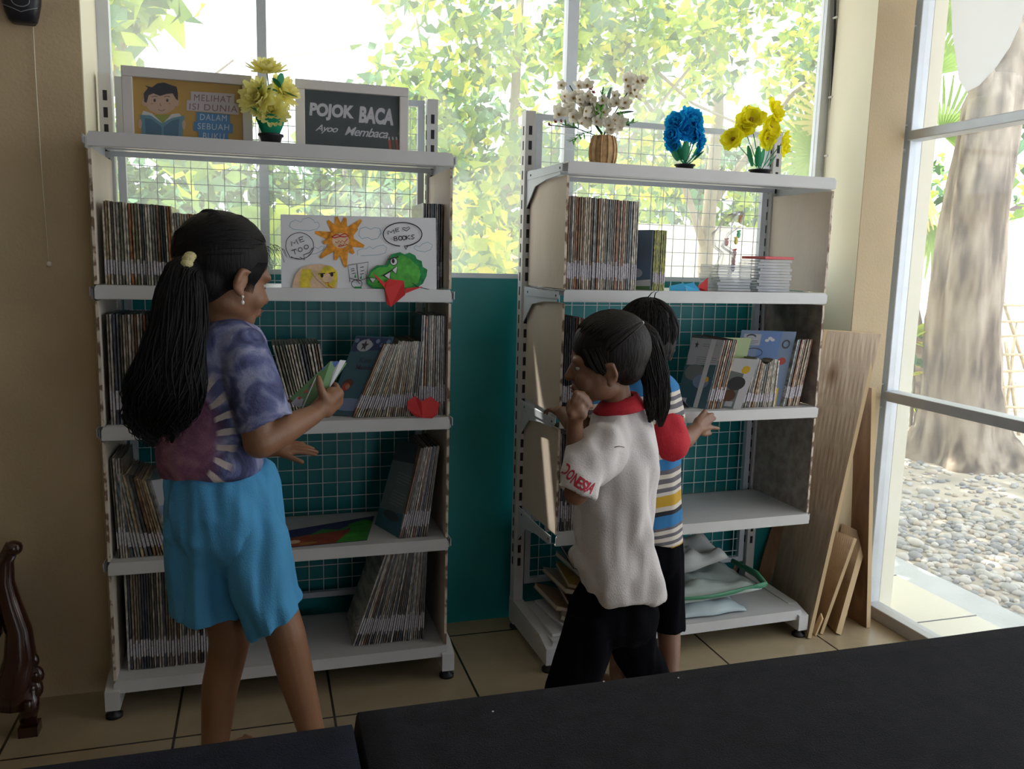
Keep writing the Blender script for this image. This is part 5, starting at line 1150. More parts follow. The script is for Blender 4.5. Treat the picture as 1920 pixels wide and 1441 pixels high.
s.disc(.84,.38,.17,.36,mk('blue_disc_print',(.05,.13,.38))); s.text('2',.83,.5,.05,.22,c_white,ang=-.6)
s.line([(.0,.62),(.62,.12)],.035,c_white); s.poly([(0,.94),(.5,.98),(.5,1),(0,1)],c_leaf); s.poly([(.82,.62),(1.04,.50),(1.04,.88),(.55,1.02),(.5,.98)],c_white)
for x in (.15,.3,.45): s.disc(x,.28,.03,.06,c_red)
A2=[bk(540,770,-.428),bk(540,792,-.43),bk(575,792,-.43),bk(592,775,-.432)]; mb.prism(A2,(0,.004,0),mk('cyan_print',(.08,.35,.5)))
tag(mb.build('picture_book'),'green and brown picture book held open in the long haired girl\'s hand','book')

# ============ child in white shirt
g=thing('person','small girl with ponytail in white shirt with red collar, hand at her mouth','person',(1.40,-.43,0))
body=MB(); hc=W(1134,674,-.43); P,Q=head(body,hc,(-.93,.30,-.16),(-.10,0,1),1.05,m_skin2)
limb(body,[W(1162,768,-.42),W(1150,720,-.425)],[.040,.042],m_skin2); limb(body,[W(1160,820,-.42),W(1158,900,-.42),W(1160,1000,-.42),W(1160,1080,-.42)],[.05,.06,.065,.065],m_skin2)
limb(body,[W(1155,818,-.37),W(1152,825,-.47)],[.032,.032],m_skin2)
el=W(1080,924,-.505); ws=W(1078,795,-.485)
limb(body,[W(1150,828,-.48),W(1115,880,-.52),el],[.032,.034,.034],m_skin2); limb(body,[el,W(1078,865,-.462),ws],[.030,.029,.022],m_skin2)
hp=W(1083,765,-.505)
body.cap(ws,hp,.021,.020,m_skin2); body.cap(W(1072,775,-.51),W(1078,752,-.495),.014,.013,m_skin2); body.cap(W(1092,778,-.51),W(1096,760,-.50),.014,.012,m_skin2)
for (a,b,c) in (((1074,752),(1080,736),(1094,737)),((1079,756),(1087,742),(1101,744)),((1087,762),(1094,750),(1106,752)),((1093,768),(1101,758),(1110,762))):
    A,B,C_=W(*a,-.505),W(*b,-.51),W(*c,-.50); body.cap(A,B,.0085,.0080,m_skin2,10); body.cap(B,C_,.0080,.0068,m_skin2,10)
body.cap(W(1072,780,-.50),W(1066,765,-.49),.0105,.009,m_skin2,10); body.cap(W(1066,765,-.49),W(1070,750,-.485),.009,.0078,m_skin2,10)
limb(body,[W(1152,820,-.36),W(1150,910,-.31)],[.032,.032],m_skin2); limb(body,[W(1150,910,-.31),W(1125,960,-.33)],[.03,.022],m_skin2); hand(body,W(1125,960,-.33),(-.3,-.3,-.6),(-.8,.2,.3),.8,m_skin2,curl=(.6,.6,.7,.7))
limb(body,[W(1148,1090,-.43),W(1102,1200,-.45),W(1068,1290,-.44)],[.05,.042,.036],m_skin2); limb(body,[W(1175,1090,-.41),W(1190,1190,-.38),W(1226,1270,-.33)],[.05,.042,.036],m_skin2)
for a,ax,fx in ((W(1065,1290,-.44),V((1.285,-.43,.06)),V((1.19,-.42,.022))),(W(1232,1270,-.32),V((1.62,-.30,.06)),V((1.53,-.27,.022)))):
    body.cap(a,ax,.034,.028,m_skin2); body.cap(ax+V((.012,0,-.035)),fx,.026,.02,m_skin2); body.cap(ax,fx,.026,.02,m_skin2)
    for j in range(5): body.cap(fx,fx+V((-.03,.010*(j-2),-.005)),.009,.0075,m_skin2,8)
o=body.build('body',g); bake(o,.0042,5)
eyes(g,P,Q,1.05)
HC=dict(rad_=(.104,.0885,.0955),c0=(-.022,0,.030))
mb=MB(); haircap(mb,P,Q,1.05,m_hair2,None,**HC); o=mb.build('hair',g); bake(o,.005,6)
mb=MB(); strands(mb,P,1.05,m_hair2,(-.095,.0,.075),HC['rad_'],HC['c0'],220,15)
for i in range(22):
    q=rr.random(); mb.tube([P(.060-.05*q,.074+.008*q,.045),P(.050-.05*q,.0795+.004*q,.012),P(.040-.045*q,.0795,-.008-.012*q),P(.032-.045*q,.0775,-.020-.012*q)],[.0016,.0022,.0014,.0005],m_hair2,5)
mb.build('hair_strands',g)
tw=W(1194,611,-.43)
mb=MB(); 
for (u,v) in ((1190,613),(1194,610),(1200,606)): mb.ell(W(u,v,-.455),(.008,.008,.007),m_white,12,8)
mb.ell(W(1203,605,-.46),(.007,.007,.006),m_white,12,8); mb.build('hair_bobble',g)
mb=MB(); cen=[W(1188,625,-.43),W(1200,615,-.44),W(1214,632,-.45),W(1222,665,-.455),W(1228,700,-.46),W(1234,735,-.465),W(1238,765,-.47),W(1238,800,-.475)]
tail(mb,cen,[.028,.026,.034,.040,.043,.038,.028,.008],.6,m_hair2,260,14,.0019,.005)
tail(mb,[W(1222,710,-.46),W(1222,745,-.47),W(1222,770,-.475),W(1218,792,-.48)],[.03,.026,.018,.004],.5,m_hair2,60,16,.0017,.006)
mb.build('ponytail',g)
# shirt
mb=MB()
R=[ring(1128,1196,764,-.42,.045,v2=750),ring(1116,1208,778,-.42,.06,v2=760),ring(1108,1222,806,-.42,.075,v2=790),ring(1100,1226,840,-.42,.085),ring(1096,1226,880,-.42,.09),ring(1092,1226,920,-.42,.095),ring(1087,1226,955,-.42,.10,40,.01,5),ring(1082,1226,1000,-.42,.105,40,.015,5),ring(1080,1232,1050,-.42,.11,40,.02,5),ring(1080,1236,1085,-.42,.113,40,.025,6),ring(1088,1240,1112,-.42,.113,40,.025,6,v2=1102),ring(1094,1234,1112,-.42,.105,40,.02,6,v2=1102),ring(1110,1215,1085,-.42,.08)]
mb.rings(R,m_whitecot)
cloth_tube(mb,[W(1170,808,-.44),W(1140,832,-.47),W(1110,866,-.505),W(1088,902,-.53),W(1080,926,-.54)],[.045,.064,.068,.062,.054],m_whitecot,inner=.046)
cloth_tube(mb,[W(1160,805,-.40),W(1148,820,-.36),W(1132,870,-.32),W(1125,895,-.30)],[.045,.05,.05,.05],m_whitecot,inner=.044)
mb.ell(W(1086,1045,-.40),(.035,.06,.045),m_whitecot)
o=mb.build('shirt',g); bake(o,.005,5,fn=wr((10,10,5),.026,5))
bv=BVHTree.FromObject(o,bpy.context.evaluated_depsgraph_get())
# collar
mb=MB(); R=[]
ringc=ring(1126,1198,763,-.42,.050,v2=748,n=36)
up=ring(1134,1192,752,-.42,.042,v2=738,n=36); dn=ring(1117,1207,777,-.42,.0640,v2=760,n=36); inn=ring(1138,1188,756,-.42,.038,v2=742,n=36)
mb.rings([dn,ringc,up,inn],m_redcot,cap=False); o2=mb.build('collar',g); so=o2.modifiers.new('s','SOLIDIFY'); so.thickness=.006; so.offset=1
# letters down the sleeve
m_redprint=mat('red_print',(.42,.02,.04),.8)
for ch,(u,v),an,sz in zip('DONESIA',((1064,868),(1068,880),(1077,889),(1086,899),(1094,905),(1101,908),(1108,909)),(.95,.85,.75,.6,.5,.35,.25),(17,17,17,17,16,16,17)):
    pass
line=[(1062,880),(1070,890),(1079,899),(1087,905),(1095,910),(1101,913),(1109,914)]
mb=MB()
for ch,(u,v) in zip('DONESIA',line):
    vs,fs=text2d(ch,bold=.03); an=.62; w=11 if ch!='I' else 4; h=22; pts=[]
    for a,b in vs:
        x=u+math.cos(an)*(a-.5)*w+math.sin(an)*(b-.5)*h; y=v+math.sin(an)*(a-.5)*w-math.cos(an)*(b-.5)*h; pts.append(onto(bv,x,y,.0012))
    if all(p is not None for p in pts): mb.add(pts,fs,m_redprint)
mb.build('sleeve_lettering',g)
pts=[onto(bv,u,v,.001) for u,v in ((1152,838),(1160,836),(1170,838))]
if all(pts): mb=MB(); mb.tube(pts,.0012,m_brown if 'm_brown' in globals() else c_brown,5); mb.build('stitch_mark',g)
mb=MB()
R=[ring(1100,1210,1075,-.42,.07),ring(1088,1222,1102,-.42,.09),ring(1070,1230,1140,-.42,.105),ring(1062,1228,1170,-.42,.10),ring(1075,1215,1195,-.42,.07)]
mb.rings(R,m_blackcot)
mb.rings([ring(1068,1150,1150,-.45,.065),ring(1058,1148,1180,-.45,.068),ring(1048,1140,1215,-.45,.066),ring(1038,1128,1250,-.45,.062),ring(1026,1116,1290,-.45,.058),ring(1020,1110,1330,-.45,.055),ring(1030,1100,1328,-.45,.045),ring(1040,1090,1300,-.45,.03)],m_blackcot)
mb.rings([ring(1130,1230,1150,-.39,.065),ring(1138,1230,1180,-.385,.066),ring(1144,1234,1210,-.375,.062),ring(1158,1246,1240,-.36,.058),ring(1176,1262,1275,-.345,.055),ring(1188,1270,1300,-.335,.052),ring(1196,1262,1298,-.335,.042),ring(1205,1250,1280,-.335,.03)],m_blackcot)
o=mb.build('trousers',g); bake(o,.005,5,fn=wr((14,14,3),.012,6))

# ============ boy with his back to the camera
def stripes():
    m=mat('striped_cotton',(.6,.55,.5),.9); nt=m.node_tree; b=nt.nodes['Principled BSDF']; N=nt.nodes.new; Lk=nt.links.new
    tc=N('ShaderNodeTexCoord'); sp=N('ShaderNodeSeparateXYZ'); Lk(tc.outputs['Object'],sp.inputs[0])
    nz=N('ShaderNodeTexNoise'); nz.inputs['Scale'].default_value=5; Lk(tc.outputs['Object'],nz.inputs[0])
    s1=N('ShaderNodeMath'); s1.operation='MULTIPLY_ADD'; Lk(nz.outputs[0],s1.inputs[0]); s1.inputs[1].default_value=.02; Lk(sp.outputs[2],s1.inputs[2])
    tl=N('ShaderNodeMath'); tl.operation='MULTIPLY_ADD'; Lk(sp.outputs[0],tl.inputs[0]); tl.inputs[1].default_value=-.13; Lk(s1.outputs[0],tl.inputs[2])
    mr=N('ShaderNodeMapRange'); Lk(tl.outputs[0],mr.inputs[0]); z0=W(1262,1015,-.2).z-.13*1.70+.010; z1=W(1262,700,-.2).z-.13*1.70+.010; mr.inputs[1].default_value=z0; mr.inputs[2].default_value=z1
    cr=N('ShaderNodeValToRGB'); cr.color_ramp.interpolation='CONSTANT'; e=cr.color_ramp.elements
    cm,gy,bl,yl,bk_=(.62,.56,.50),(.13,.12,.14),(.03,.18,.42),(.52,.31,.03),(.02,.02,.03)
    L=[(1015,yl),(1003,cm),(996,gy),(990,cm),(983,gy),(977,cm),(970,gy),(965,bl),(943,bk_),(934,cm),(926,yl),(906,cm),(900,gy),(893,cm),(885,gy),(877,cm),(870,gy),(862,bl),(842,cm),(833,gy),(823,cm),(812,gy),(800,yl),(775,cm),(768,gy),(760,cm),(752,gy),(744,cm),(737,gy),(730,cm),(722,bl)]
    z=lambda v: (W(1262,v,-.2).z-W(1262,1015,-.2).z)/(W(1262,700,-.2).z-W(1262,1015,-.2).z)
    while len(e)<len(L): e.new(.99)
    for i,(v,c) in enumerate(L): e[i].position=max(0,z(v)); e[i].color=(*c,1)
    Lk(mr.outputs[0],cr.inputs[0]); Lk(cr.outputs[0],b.inputs['Base Color']); return m
m_str=stripes()
g=thing('person','boy in striped shirt facing the right rack, reaching a hand to its lip','person',(1.66,-.19,0))
body=MB(); hc=W(1209,640,-.20); P,Q=head(body,hc,(.05,.98,-.22),(0,.1,1),1.02,m_skin2)
limb(body,[W(1210,705,-.21),W(1210,670,-.2)],[.04,.04],m_skin2); limb(body,[W(1212,760,-.2),W(1218,850,-.2),W(1222,950,-.2),W(1225,1010,-.2)],[.045,.055,.06,.06],m_skin2)
limb(body,[W(1170,735,-.2),W(1250,735,-.2)],[.04,.04],m_skin2)
el=W(1258,826,-.25); ws=W(1303,806,-.14)
limb(body,[W(1250,738,-.21),W(1258,790,-.24),el],[.036,.036,.034],m_skin2); limb(body,[el,W(1285,822,-.19),ws],[.036,.033,.024],m_skin2)
wq=ws; d=(W(1340,785,-.09)-ws).normalized()
for j,(a,b,c_) in enumerate((((1308,788),(1318,775),(1322,769)),((1314,790),(1330,778),(1336,776)),((1318,797),(1334,787),(1340,784)),((1320,803),(1334,801),(1347,803)))):
    A,B,C_=W(*a,-.11),W(*b,-.085),W(*c_,-.075); body.cap(ws,A,.018,.0125,m_skin2); body.cap(A,B,.0098,.0088,m_skin2,10); body.cap(B,C_,.0088,.0070,m_skin2,10)
body.cap(W(1310,810,-.12),W(1322,814,-.11),.010,.0085,m_skin2,10); body.cap(W(1322,814,-.11),W(1332,812,-.10),.0085,.007,m_skin2,10)
e2=W(1078,795,-.24)
limb(body,[W(1170,738,-.21),W(1120,775,-.23),e2],[.036,.036,.034],m_skin2); limb(body,[e2,W(1056,775,-.12)],[.034,.024],m_skin2); hand(body,W(1056,775,-.12),(-.15,.9,.1),(0,-.2,1),.8,m_skin2,curl=(.3,.3,.4,.4))
limb(body,[W(1240,1010,-.19),W(1250,1130,-.19),W(1255,1200,-.24),W(1256,1262,-.29)],[.045,.042,.037,.030],m_skin2); limb(body,[W(1195,1010,-.19),W(1180,1130,-.17),W(1164,1200,-.19),W(1158,1252,-.25)],[.045,.042,.035,.027],m_skin2)
for a,ax in ((W(1256,1262,-.29),V((W(1256,1262,-.29).x,-.30,.05))),(W(1158,1252,-.25),V((W(1158,1252,-.25).x,-.26,.05)))):
    body.cap(a,ax,.028,.027,m_skin2); fx=ax+V((-.01,.08,-.026)); body.cap(ax+V((0,-.015,-.025)),fx,.025,.02,m_skin2)
    for j in range(5): body.cap(fx,fx+V((.010*(j-2),.03,-.004)),.009,.0075,m_skin2,8)
o=body.build('body',g); bake(o,.0042,5); eyes(g,P,Q,1.02)
HC=dict(rad_=(.107,.0895,.0985),c0=(-.018,0,.030))
mb=MB(); mb.ell(P(*HC['c0']),[r*1.02 for r in HC['rad_']],m_hair,32,22,rot=Q); mb.ell(P(-.045,0,-.018),(.062,.076,.064),m_hair,24,16,rot=Q); o=mb.build('hair',g)
bake(o,.005,5,fn=lambda co,n: n*.004*noise.noise(V((co.x*90,co.y*90,co.z*25))))
mb=MB(); c0=HC['c0']; rd=HC['rad_']
for i in range(420):
    a=rr.uniform(0,2*PI); el_=rr.uniform(.15,1.45); cr=V((-.35,0,.95)).normalized(); pts=[]
    for k_ in range(6):
        th=el_+k_*.10; q=V((math.sin(th)*math.cos(a),math.sin(th)*math.sin(a),math.cos(th))); q=Matrix.Rotation(-.35,3,'Y')@q
        if q.x>.55 and q.z<.45: break
        if q.z<-.55: break
        pts.append(P(c0[0]+q.x*rd[0]*1.015,c0[1]+q.y*rd[1]*1.015,c0[2]+q.z*rd[2]*1.015))
    if len(pts)>3: mb.tube(pts,[.0016]*(len(pts)-2)+[.0013,.0006],m_hair,5)
for dx in (0,.012): mb.tube([P(-.05,.01-dx*2,.12),P(-.055,-.005-dx,.138),P(-.045,-.02-dx,.145)],[.002,.0015,.0006],m_hair,5)
mb.build('hair_strands',g)
mb=MB()
R=[ring(1188,1232,694,-.205,.035),ring(1172,1250,702,-.205,.05),ring(1160,1268,720,-.205,.064,ex=.9),ring(1158,1272,745,-.2,.074,ex=.9),ring(1162,1270,800,-.2,.082),ring(1166,1268,860,-.2,.088),ring(1168,1270,920,-.2,.092),ring(1170,1274,970,-.2,.096,40,.02,6),ring(1172,1276,1008,-.2,.097,40,.025,6),ring(1178,1270,1008,-.2,.09,40,.02,6),ring(1190,1255,985,-.2,.07)]
mb.rings(R,m_str)
cloth_tube(mb,[W(1185,735,-.2),W(1165,742,-.21),W(1130,770,-.23),W(1100,792,-.24)],[.04,.048,.050,.052],m_str,inner=.045)
cloth_tube(mb,[W(1235,735,-.2),W(1250,742,-.21),W(1255,770,-.225),W(1256,785,-.235)],[.04,.044,.045,.045],m_str,inner=.04)
o=mb.build('shirt',g); bake(o,.005,5,fn=wr((11,11,5),.012,9))
mb=MB(); cloth_tube(mb,[W(1240,776,-.235),W(1244,790,-.24),W(1248,812,-.25),W(1258,838,-.25),W(1264,846,-.248)],[.042,.058,.064,.060,.050],m_redcot,inner=.042)
o=mb.build('red_sleeve',g); bake(o,.004,4,fn=wr((12,12,8),.012,2))
mb=MB()
mb.rings([ring(1178,1268,990,-.2,.075),ring(1172,1275,1015,-.2,.088),ring(1170,1277,1050,-.2,.092),ring(1180,1265,1080,-.2,.07)],m_blackcot)
mb.rings([ring(1215,1277,1030,-.2,.075),ring(1214,1278,1080,-.2,.078),ring(1218,1279,1130,-.2,.074),ring(1220,1279,1174,-.2,.070),ring(1225,1274,1174,-.2,.06),ring(1235,1265,1150,-.2,.04)],m_blackcot)
mb.rings([ring(1170,1232,1030,-.19,.075),ring(1160,1222,1080,-.185,.078),ring(1150,1212,1130,-.18,.074),ring(1142,1206,1174,-.17,.070),ring(1148,1200,1174,-.17,.06),ring(1158,1190,1150,-.17,.04)],m_blackcot)
o=mb.build('shorts',g); bake(o,.005,5,fn=wr((14,14,3),.010,6))
# ------------------------------------------------------------ outside
m_conc=mat('grey_concrete',(.52,.53,.54),.85,var=.12,vscale=5,bump=.2,bscale=40); m_out=mat('outdoor_cream_tile',(.72,.68,.56),.4)
m_dirt=mat('sandy_ground',(.48,.42,.34),.95,var=.25,vscale=3,bump=.3,bscale=30)
def sb2(nm,*a): return struct(MB().box(*a).build(nm))
sb2('trim_4',2.80,3.20,-6,.9,-.12,-.012,m_out)
for y in (-.9,-.45,0,.45): sb2('trim_5',2.80,3.20,y,y+.006,-.0125,-.0105,m_slot)
sb2('trim_6',3.20,3.44,-6,1.2,-.14,-.04,m_conc)
sb2('ground',-12,22,.5,26,-.22,-.10,m_dirt); sb2('ground',3.44,22,-6,.5,-.22,-.10,m_dirt)
# gravel: countless river stones
sts=[mat('stone_'+n,c,.8,var=.2,vscale=12) for n,c in (('grey',(.40,.39,.37)),('pale',(.56,.53,.49)),('warm',(.50,.43,.36)),('dark',(.27,.27,.28)))]
import bmesh
bmq=bmesh.new(); bmesh.ops.create_icosphere(bmq,subdivisions=2,radius=1); iv=[v.co.copy() for v in bmq.verts]; ifc=[[v.index for v in f.verts] for f in bmq.faces]; bmq.free()
mb=MB(); rg=random.Random(11)
for i in range(4300):
    x=rg.uniform(3.46,6.6); y=rg.uniform(-1.2,3.6)
    if rg.random()<.35: x=rg.uniform(3.46,4.7); y=rg.uniform(-.6,1.6)
    if (x-5.7)**2+(y-2.6)**2<.2: continue
    # only the part the side window looks out on
    r_=rg.uniform(.010,.026)*(1.5 if rg.random()<.06 else 1); q=Matrix.Rotation(rg.uniform(0,6.3),3,'Z'); sx,sy,sz=r_*rg.uniform(.9,1.6),r_*rg.uniform(.8,1.1),r_*rg.uniform(.5,.8)
    mb.add([V((x,y,-.10+sz*.5))+q@V((v.x*sx,v.y*sy,v.z*sz)) for v in iv],ifc,sts[rg.randrange(4)],True)
o=mb.build('gravel'); o['kind']='stuff'; tag(o,'bed of grey and tan river pebbles outside the side window','gravel')
# trees
LM=[leafmat('leaf_lime',(.50,.62,.10),.55),leafmat('leaf_yellow',(.80,.72,.08),.55),leafmat('leaf_green',(.24,.38,.10),.5),leafmat('leaf_blue_green',(.15,.30,.17),.4),leafmat('leaf_deep',(.05,.12,.04),.4)]
m_bark=mat('grey_bark',(.38,.31,.24),.95,ramp=[(.36,(.11,.08,.06)),(.5,(.28,.22,.165)),(.64,(.42,.35,.28))],vscale=11,stretch=(1,1,.2),bump=1,bscale=16)
m_branch=mat('pale_branch',(.33,.28,.22),.9)
def foliage(blobs, n, L, mix, seed, hang=.5):
    rg=random.Random(seed); mb=MB(); vs=[]; fs=[]; tot=sum(b[3]*b[4]*b[5] for b in blobs)
    for b in blobs:
        for i in range(int(n*b[3]*b[4]*b[5]/tot)):
            while True:
                p=V((rg.uniform(-1,1),rg.uniform(-1,1),rg.uniform(-1,1)))
                if p.length<1: break
            p=p*(.55+.45*rg.random()); c=V((b[0]+p.x*b[3],b[1]+p.y*b[4],b[2]+p.z*b[5]))
            if noise.noise(c*1.7)<-.16: continue
            d=V((rg.gauss(0,1),rg.gauss(0,1),rg.gauss(-hang,.7))).normalized(); s_=d.orthogonal().normalized(); s_=Matrix.Rotation(rg.uniform(0,6.3),3,d)@s_; up=d.cross(s_); l=L*rg.uniform(.6,1.25); w=l*.30
            P_=[c,c+d*l*.35+s_*w+up*w*.3,c+d*l*.35-s_*w+up*w*.3,c+d*l*.35,c+d*l-up*w*.5]
            mb.add(P_,[(0,1,3),(0,3,2),(1,4,3),(3,4,2)],LM[rg.choices(range(5),mix)[0]])
    return mb
def tree(label, trunk, branches, blobs, n, L, mix, seed, base, name='tree', bm=m_branch):
    t=thing(name,label,'tree',base,group=None)
    mb=MB(); mb.tube(trunk[0],trunk[1],bm,12); mb.build('trunk',t)
    for b in branches: mb=MB(); mb.tube(b[0],b[1],m_branch,8); mb.build('branch',t)
    o=foliage(blobs,n,L,mix,seed).build('foliage',t); o['kind']='stuff'; return t
# yellow-green broad leaved tree filling the middle and right panes
def br(pts,r0,r1): return ([V(p) for p in pts],[r0+(r1-r0)*i/(len(pts)-1) for i in range(len(pts))])
tree('broad leaved tree with lime and yellow leaves outside the middle window pane',br([(2.5,4.6,-.1),(2.45,4.6,1.2),(2.55,4.6,2.4),(2.6,4.6,4.2)],.07,.03),
 [br([(2.45,4.6,1.3),(2.9,4.5,2.3),(3.1,4.5,3.6)],.035,.012),br([(2.5,4.6,1.0),(2.0,4.6,2.0),(1.7,4.6,3.3)],.03,.01),br([(2.5,4.6,1.6),(3.4,4.5,2.2),(4.2,4.4,3.2)],.03,.01),br([(2.5,4.6,.8),(2.2,4.7,1.6),(1.6,4.7,2.1)],.02,.008)],
 [(2.6,4.5,2.6,1.1,.8,1.2),(1.7,4.5,2.5,.75,.6,.9),(2.3,4.3,1.5,1.0,.6,.6),(3.2,4.4,3.4,1.0,.7,.8),(2.0,4.6,3.5,.7,.6,.5)],3800,.15,(6,1.5,5,4,1),21,(2.5,4.6,-.1))
tree('spreading tree with yellow hanging leaves outside the right window pane',br([(4.8,5.0,-.1),(4.7,5.0,1.4),(4.75,5,2.8),(4.6,5,4.6)],.09,.04),
 [br([(4.7,5,1.5),(4.1,4.8,2.6),(3.4,4.6,3.2)],.04,.01),br([(4.7,5,1.9),(5.4,4.8,3.0),(6.2,4.8,3.6)],.04,.01),br([(3.3,4.5,3.4),(4.2,4.5,2.8),(5.2,4.5,2.5)],.02,.008)],
 [(4.0,4.6,3.2,1.0,.6,.7),(4.9,4.7,3.7,1.2,.7,.7),(3.7,4.6,2.3,.7,.6,.7),(5.9,4.8,3.4,.8,.7,.9)],2800,.14,(5,3,5,2,1),22,(4.8,5,-.1))
tree('leafy shrub tree at the left window pane top corner',br([(-.9,3.6,-.1),(-.7,3.6,1.4),(-.4,3.5,2.6),(.2,3.4,3.5)],.05,.015),[br([(-.7,3.6,1.6),(-.2,3.5,2.2),(.3,3.4,2.6)],.02,.006)],
 [(-.2,3.5,2.7,.50,.4,.55),(-.4,3.6,3.4,.6,.4,.4),(.1,3.4,2.0,.35,.3,.35)],420,.22,(4,1,5,3,1),23,(-.9,3.6,-.1))
tree('low banana like plant with big lime leaves behind the left rack',br([(.3,2.2,-.1),(.3,2.2,1.0),(.35,2.2,1.5)],.03,.015),[],[(.35,2.2,1.5,.55,.3,.28),(.9,2.3,1.35,.4,.3,.3)],90,.34,(7,3,3,0,0),24,(.3,2.2,-.1),'leafy_plant')
tree('yellow leaved bush behind the left rack\'s right side',br([(1.5,3.4,-.1),(1.5,3.4,1.2),(1.45,3.4,1.7)],.03,.012),[],[(1.45,3.3,1.65,.38,.3,.32),(1.9,3.3,1.5,.35,.3,.5)],260,.16,(4,5,2,1,0),25,(1.5,3.4,-.1),'bush')
tree('dark hazy tree standing far behind the left rack',br([(1.8,11,-.1),(1.8,11,2),(1.8,11,3.2)],.16,.08),[],[(1.0,11,2.0,2.4,1.0,1.7),(-1.0,11,2.2,1.6,1.0,1.9),(3.4,11,2.6,2.0,1.0,2.0),(3.6,11,1.2,1.6,1,1.0),(.6,9.6,1.6,2.6,.5,.9),(2.2,9.8,1.9,1.4,.5,.8)],11500,.24,(1,.2,3,6,7),26,(1.8,11,-.1))  # leaf mix weighted dark, standing in for the shadow on this tree
tree('pale far tree behind the right rack',br([(9,13,-.1),(9,13,2),(9,13,4)],.2,.1),[],[(8.2,13,2.6,2.8,1,1.9),(11,13,3.0,2.5,1,2.2),(13.6,12,2.2,1.4,1,2.0)],3600,.30,(3,1,5,4,2),27,(9,13,-.1))
# tiled low roof far behind
m_roof=mat('terracotta_roof',(.42,.17,.09),.8,ramp=[(.4,(.3,.12,.07)),(.6,(.5,.22,.12))],vscale=14,stretch=(3,.4,.4)); 
t=thing('roof_shed','low shed with terracotta tiled roof seen between the two racks','shed',(4.2,9.5,-.1))
mb=MB(); mb.prism([(1.6,8.2,1.0),(7.6,8.2,.95),(7.6,9.8,1.75),(3.2,9.8,1.9)],(0,0,.06),m_roof); mb.build('tiled_roof',t)
MB().box(1.9,7.4,8.6,9.8,-.1,1.1,mat('shed_wall',(.5,.45,.38),.9)).build('wall',t)
for x in (2.2,4.5,7.2): MB().box(x,x+.1,8.3,8.4,-.1,1.0,m_branch).build('post',t)
# big trunk outside the side window
t=thing('big_tree','massive grey barked tree trunk with flared roots outside the side window','tree',(5.85,2.6,-.1))
mb=MB(); cs=[(5.80,2.6,-.12,.55),(5.76,2.6,-.02,.44),(5.70,2.6,.15,.33),(5.64,2.6,.5,.275),(5.62,2.62,1.0,.262),(5.62,2.62,1.5,.245),(5.63,2.62,1.9,.225),(5.645,2.62,2.3,.205),(5.67,2.62,2.6,.20),(5.70,2.62,2.8,.14)]
R=[]
for (x,y,z,r_) in cs:
    fl=max(0,(.35-z))*1.0
    R.append([V((x,y,z))+V((math.cos(a),math.sin(a),0))*r_*(1+fl*.35*math.sin(5*a+1)+.07*math.sin(3*a+z)+.04*math.sin(9*a+z*2)) for a in [2*PI*k/48 for k in range(48)]])
RR_=[]
for i in range(len(R)-1):
    for k in range(6): RR_.append([R[i][j].lerp(R[i+1][j],k/6) for j in range(48)])
RR_.append(R[-1]); mb.rings(RR_,m_bark); o=mb.build('trunk',t)
for v in o.data.vertices:
    c=v.co; q=V((c.x-5.66,c.y-2.6,0)); v.co=c+q.normalized()*(.028*noise.noise(V((c.x*11,c.y*11,c.z*1.6)))+.012*noise.noise(V((c.x*28,c.y*28,c.z*5))))
for b in (br([(5.68,2.62,2.5),(5.85,2.6,3.0),(6.0,2.6,3.8)],.16,.08),br([(5.64,2.62,2.45),(5.46,2.62,3.0),(5.36,2.62,3.8)],.11,.06),br([(5.85,2.6,2.9),(6.5,2.6,3.4)],.07,.03)):
    mb=MB(); mb.tube(b[0],b[1],m_bark,14); mb.build('branch',t)
o=foliage([(7.2,3.4,3.0,.9,.7,.8),(6.6,2.8,3.7,.8,.6,.5),(7.6,4.2,2.3,.6,.6,.5)],700,.16,(4,3,5,3,1),31).build('foliage',t); o['kind']='stuff'
# unseen canopy overhead, shaped to dapple the ground with shade
o=foliage([(3.8,3.3,5.2,2.4,1.9,.5),(3.0,1.9,5.0,1.5,1.2,.5),(.3,4.2,5.4,2.4,1.4,.6)],7500,.28,(3,2,5,3,1),32).build('foliage',t); o['kind']='stuff'
# shoots with big leaves at its foot
t=thing('leafy_shoots','young shoots with large pale green leaves at the left foot of the big trunk','plant',WZ(1705,850,-.1))
b0=WZ(1705,850,-.1)
for (u,v) in ((1712,590),(1735,680),(1700,640)):
    mb=MB(); mb.tube([b0,(b0+W(u,v,b0.y))/2+V((.03,0,0)),W(u,v,b0.y)],.008,m_branch,8); mb.build('stem',t)
for i in range(30):
    mb=MB(); c=W(rnd.uniform(1692,1745),rnd.uniform(590,820),b0.y+rnd.uniform(-.1,.1)); petal(mb,c,(rnd.uniform(-1,1),rnd.uniform(-.5,.2),rnd.uniform(-.4,.5)),(0,0,1),rnd.uniform(.10,.17),.09,LM[rnd.choice((0,0,1,2,3))],-.2,.2); mb.build('leaf',t)
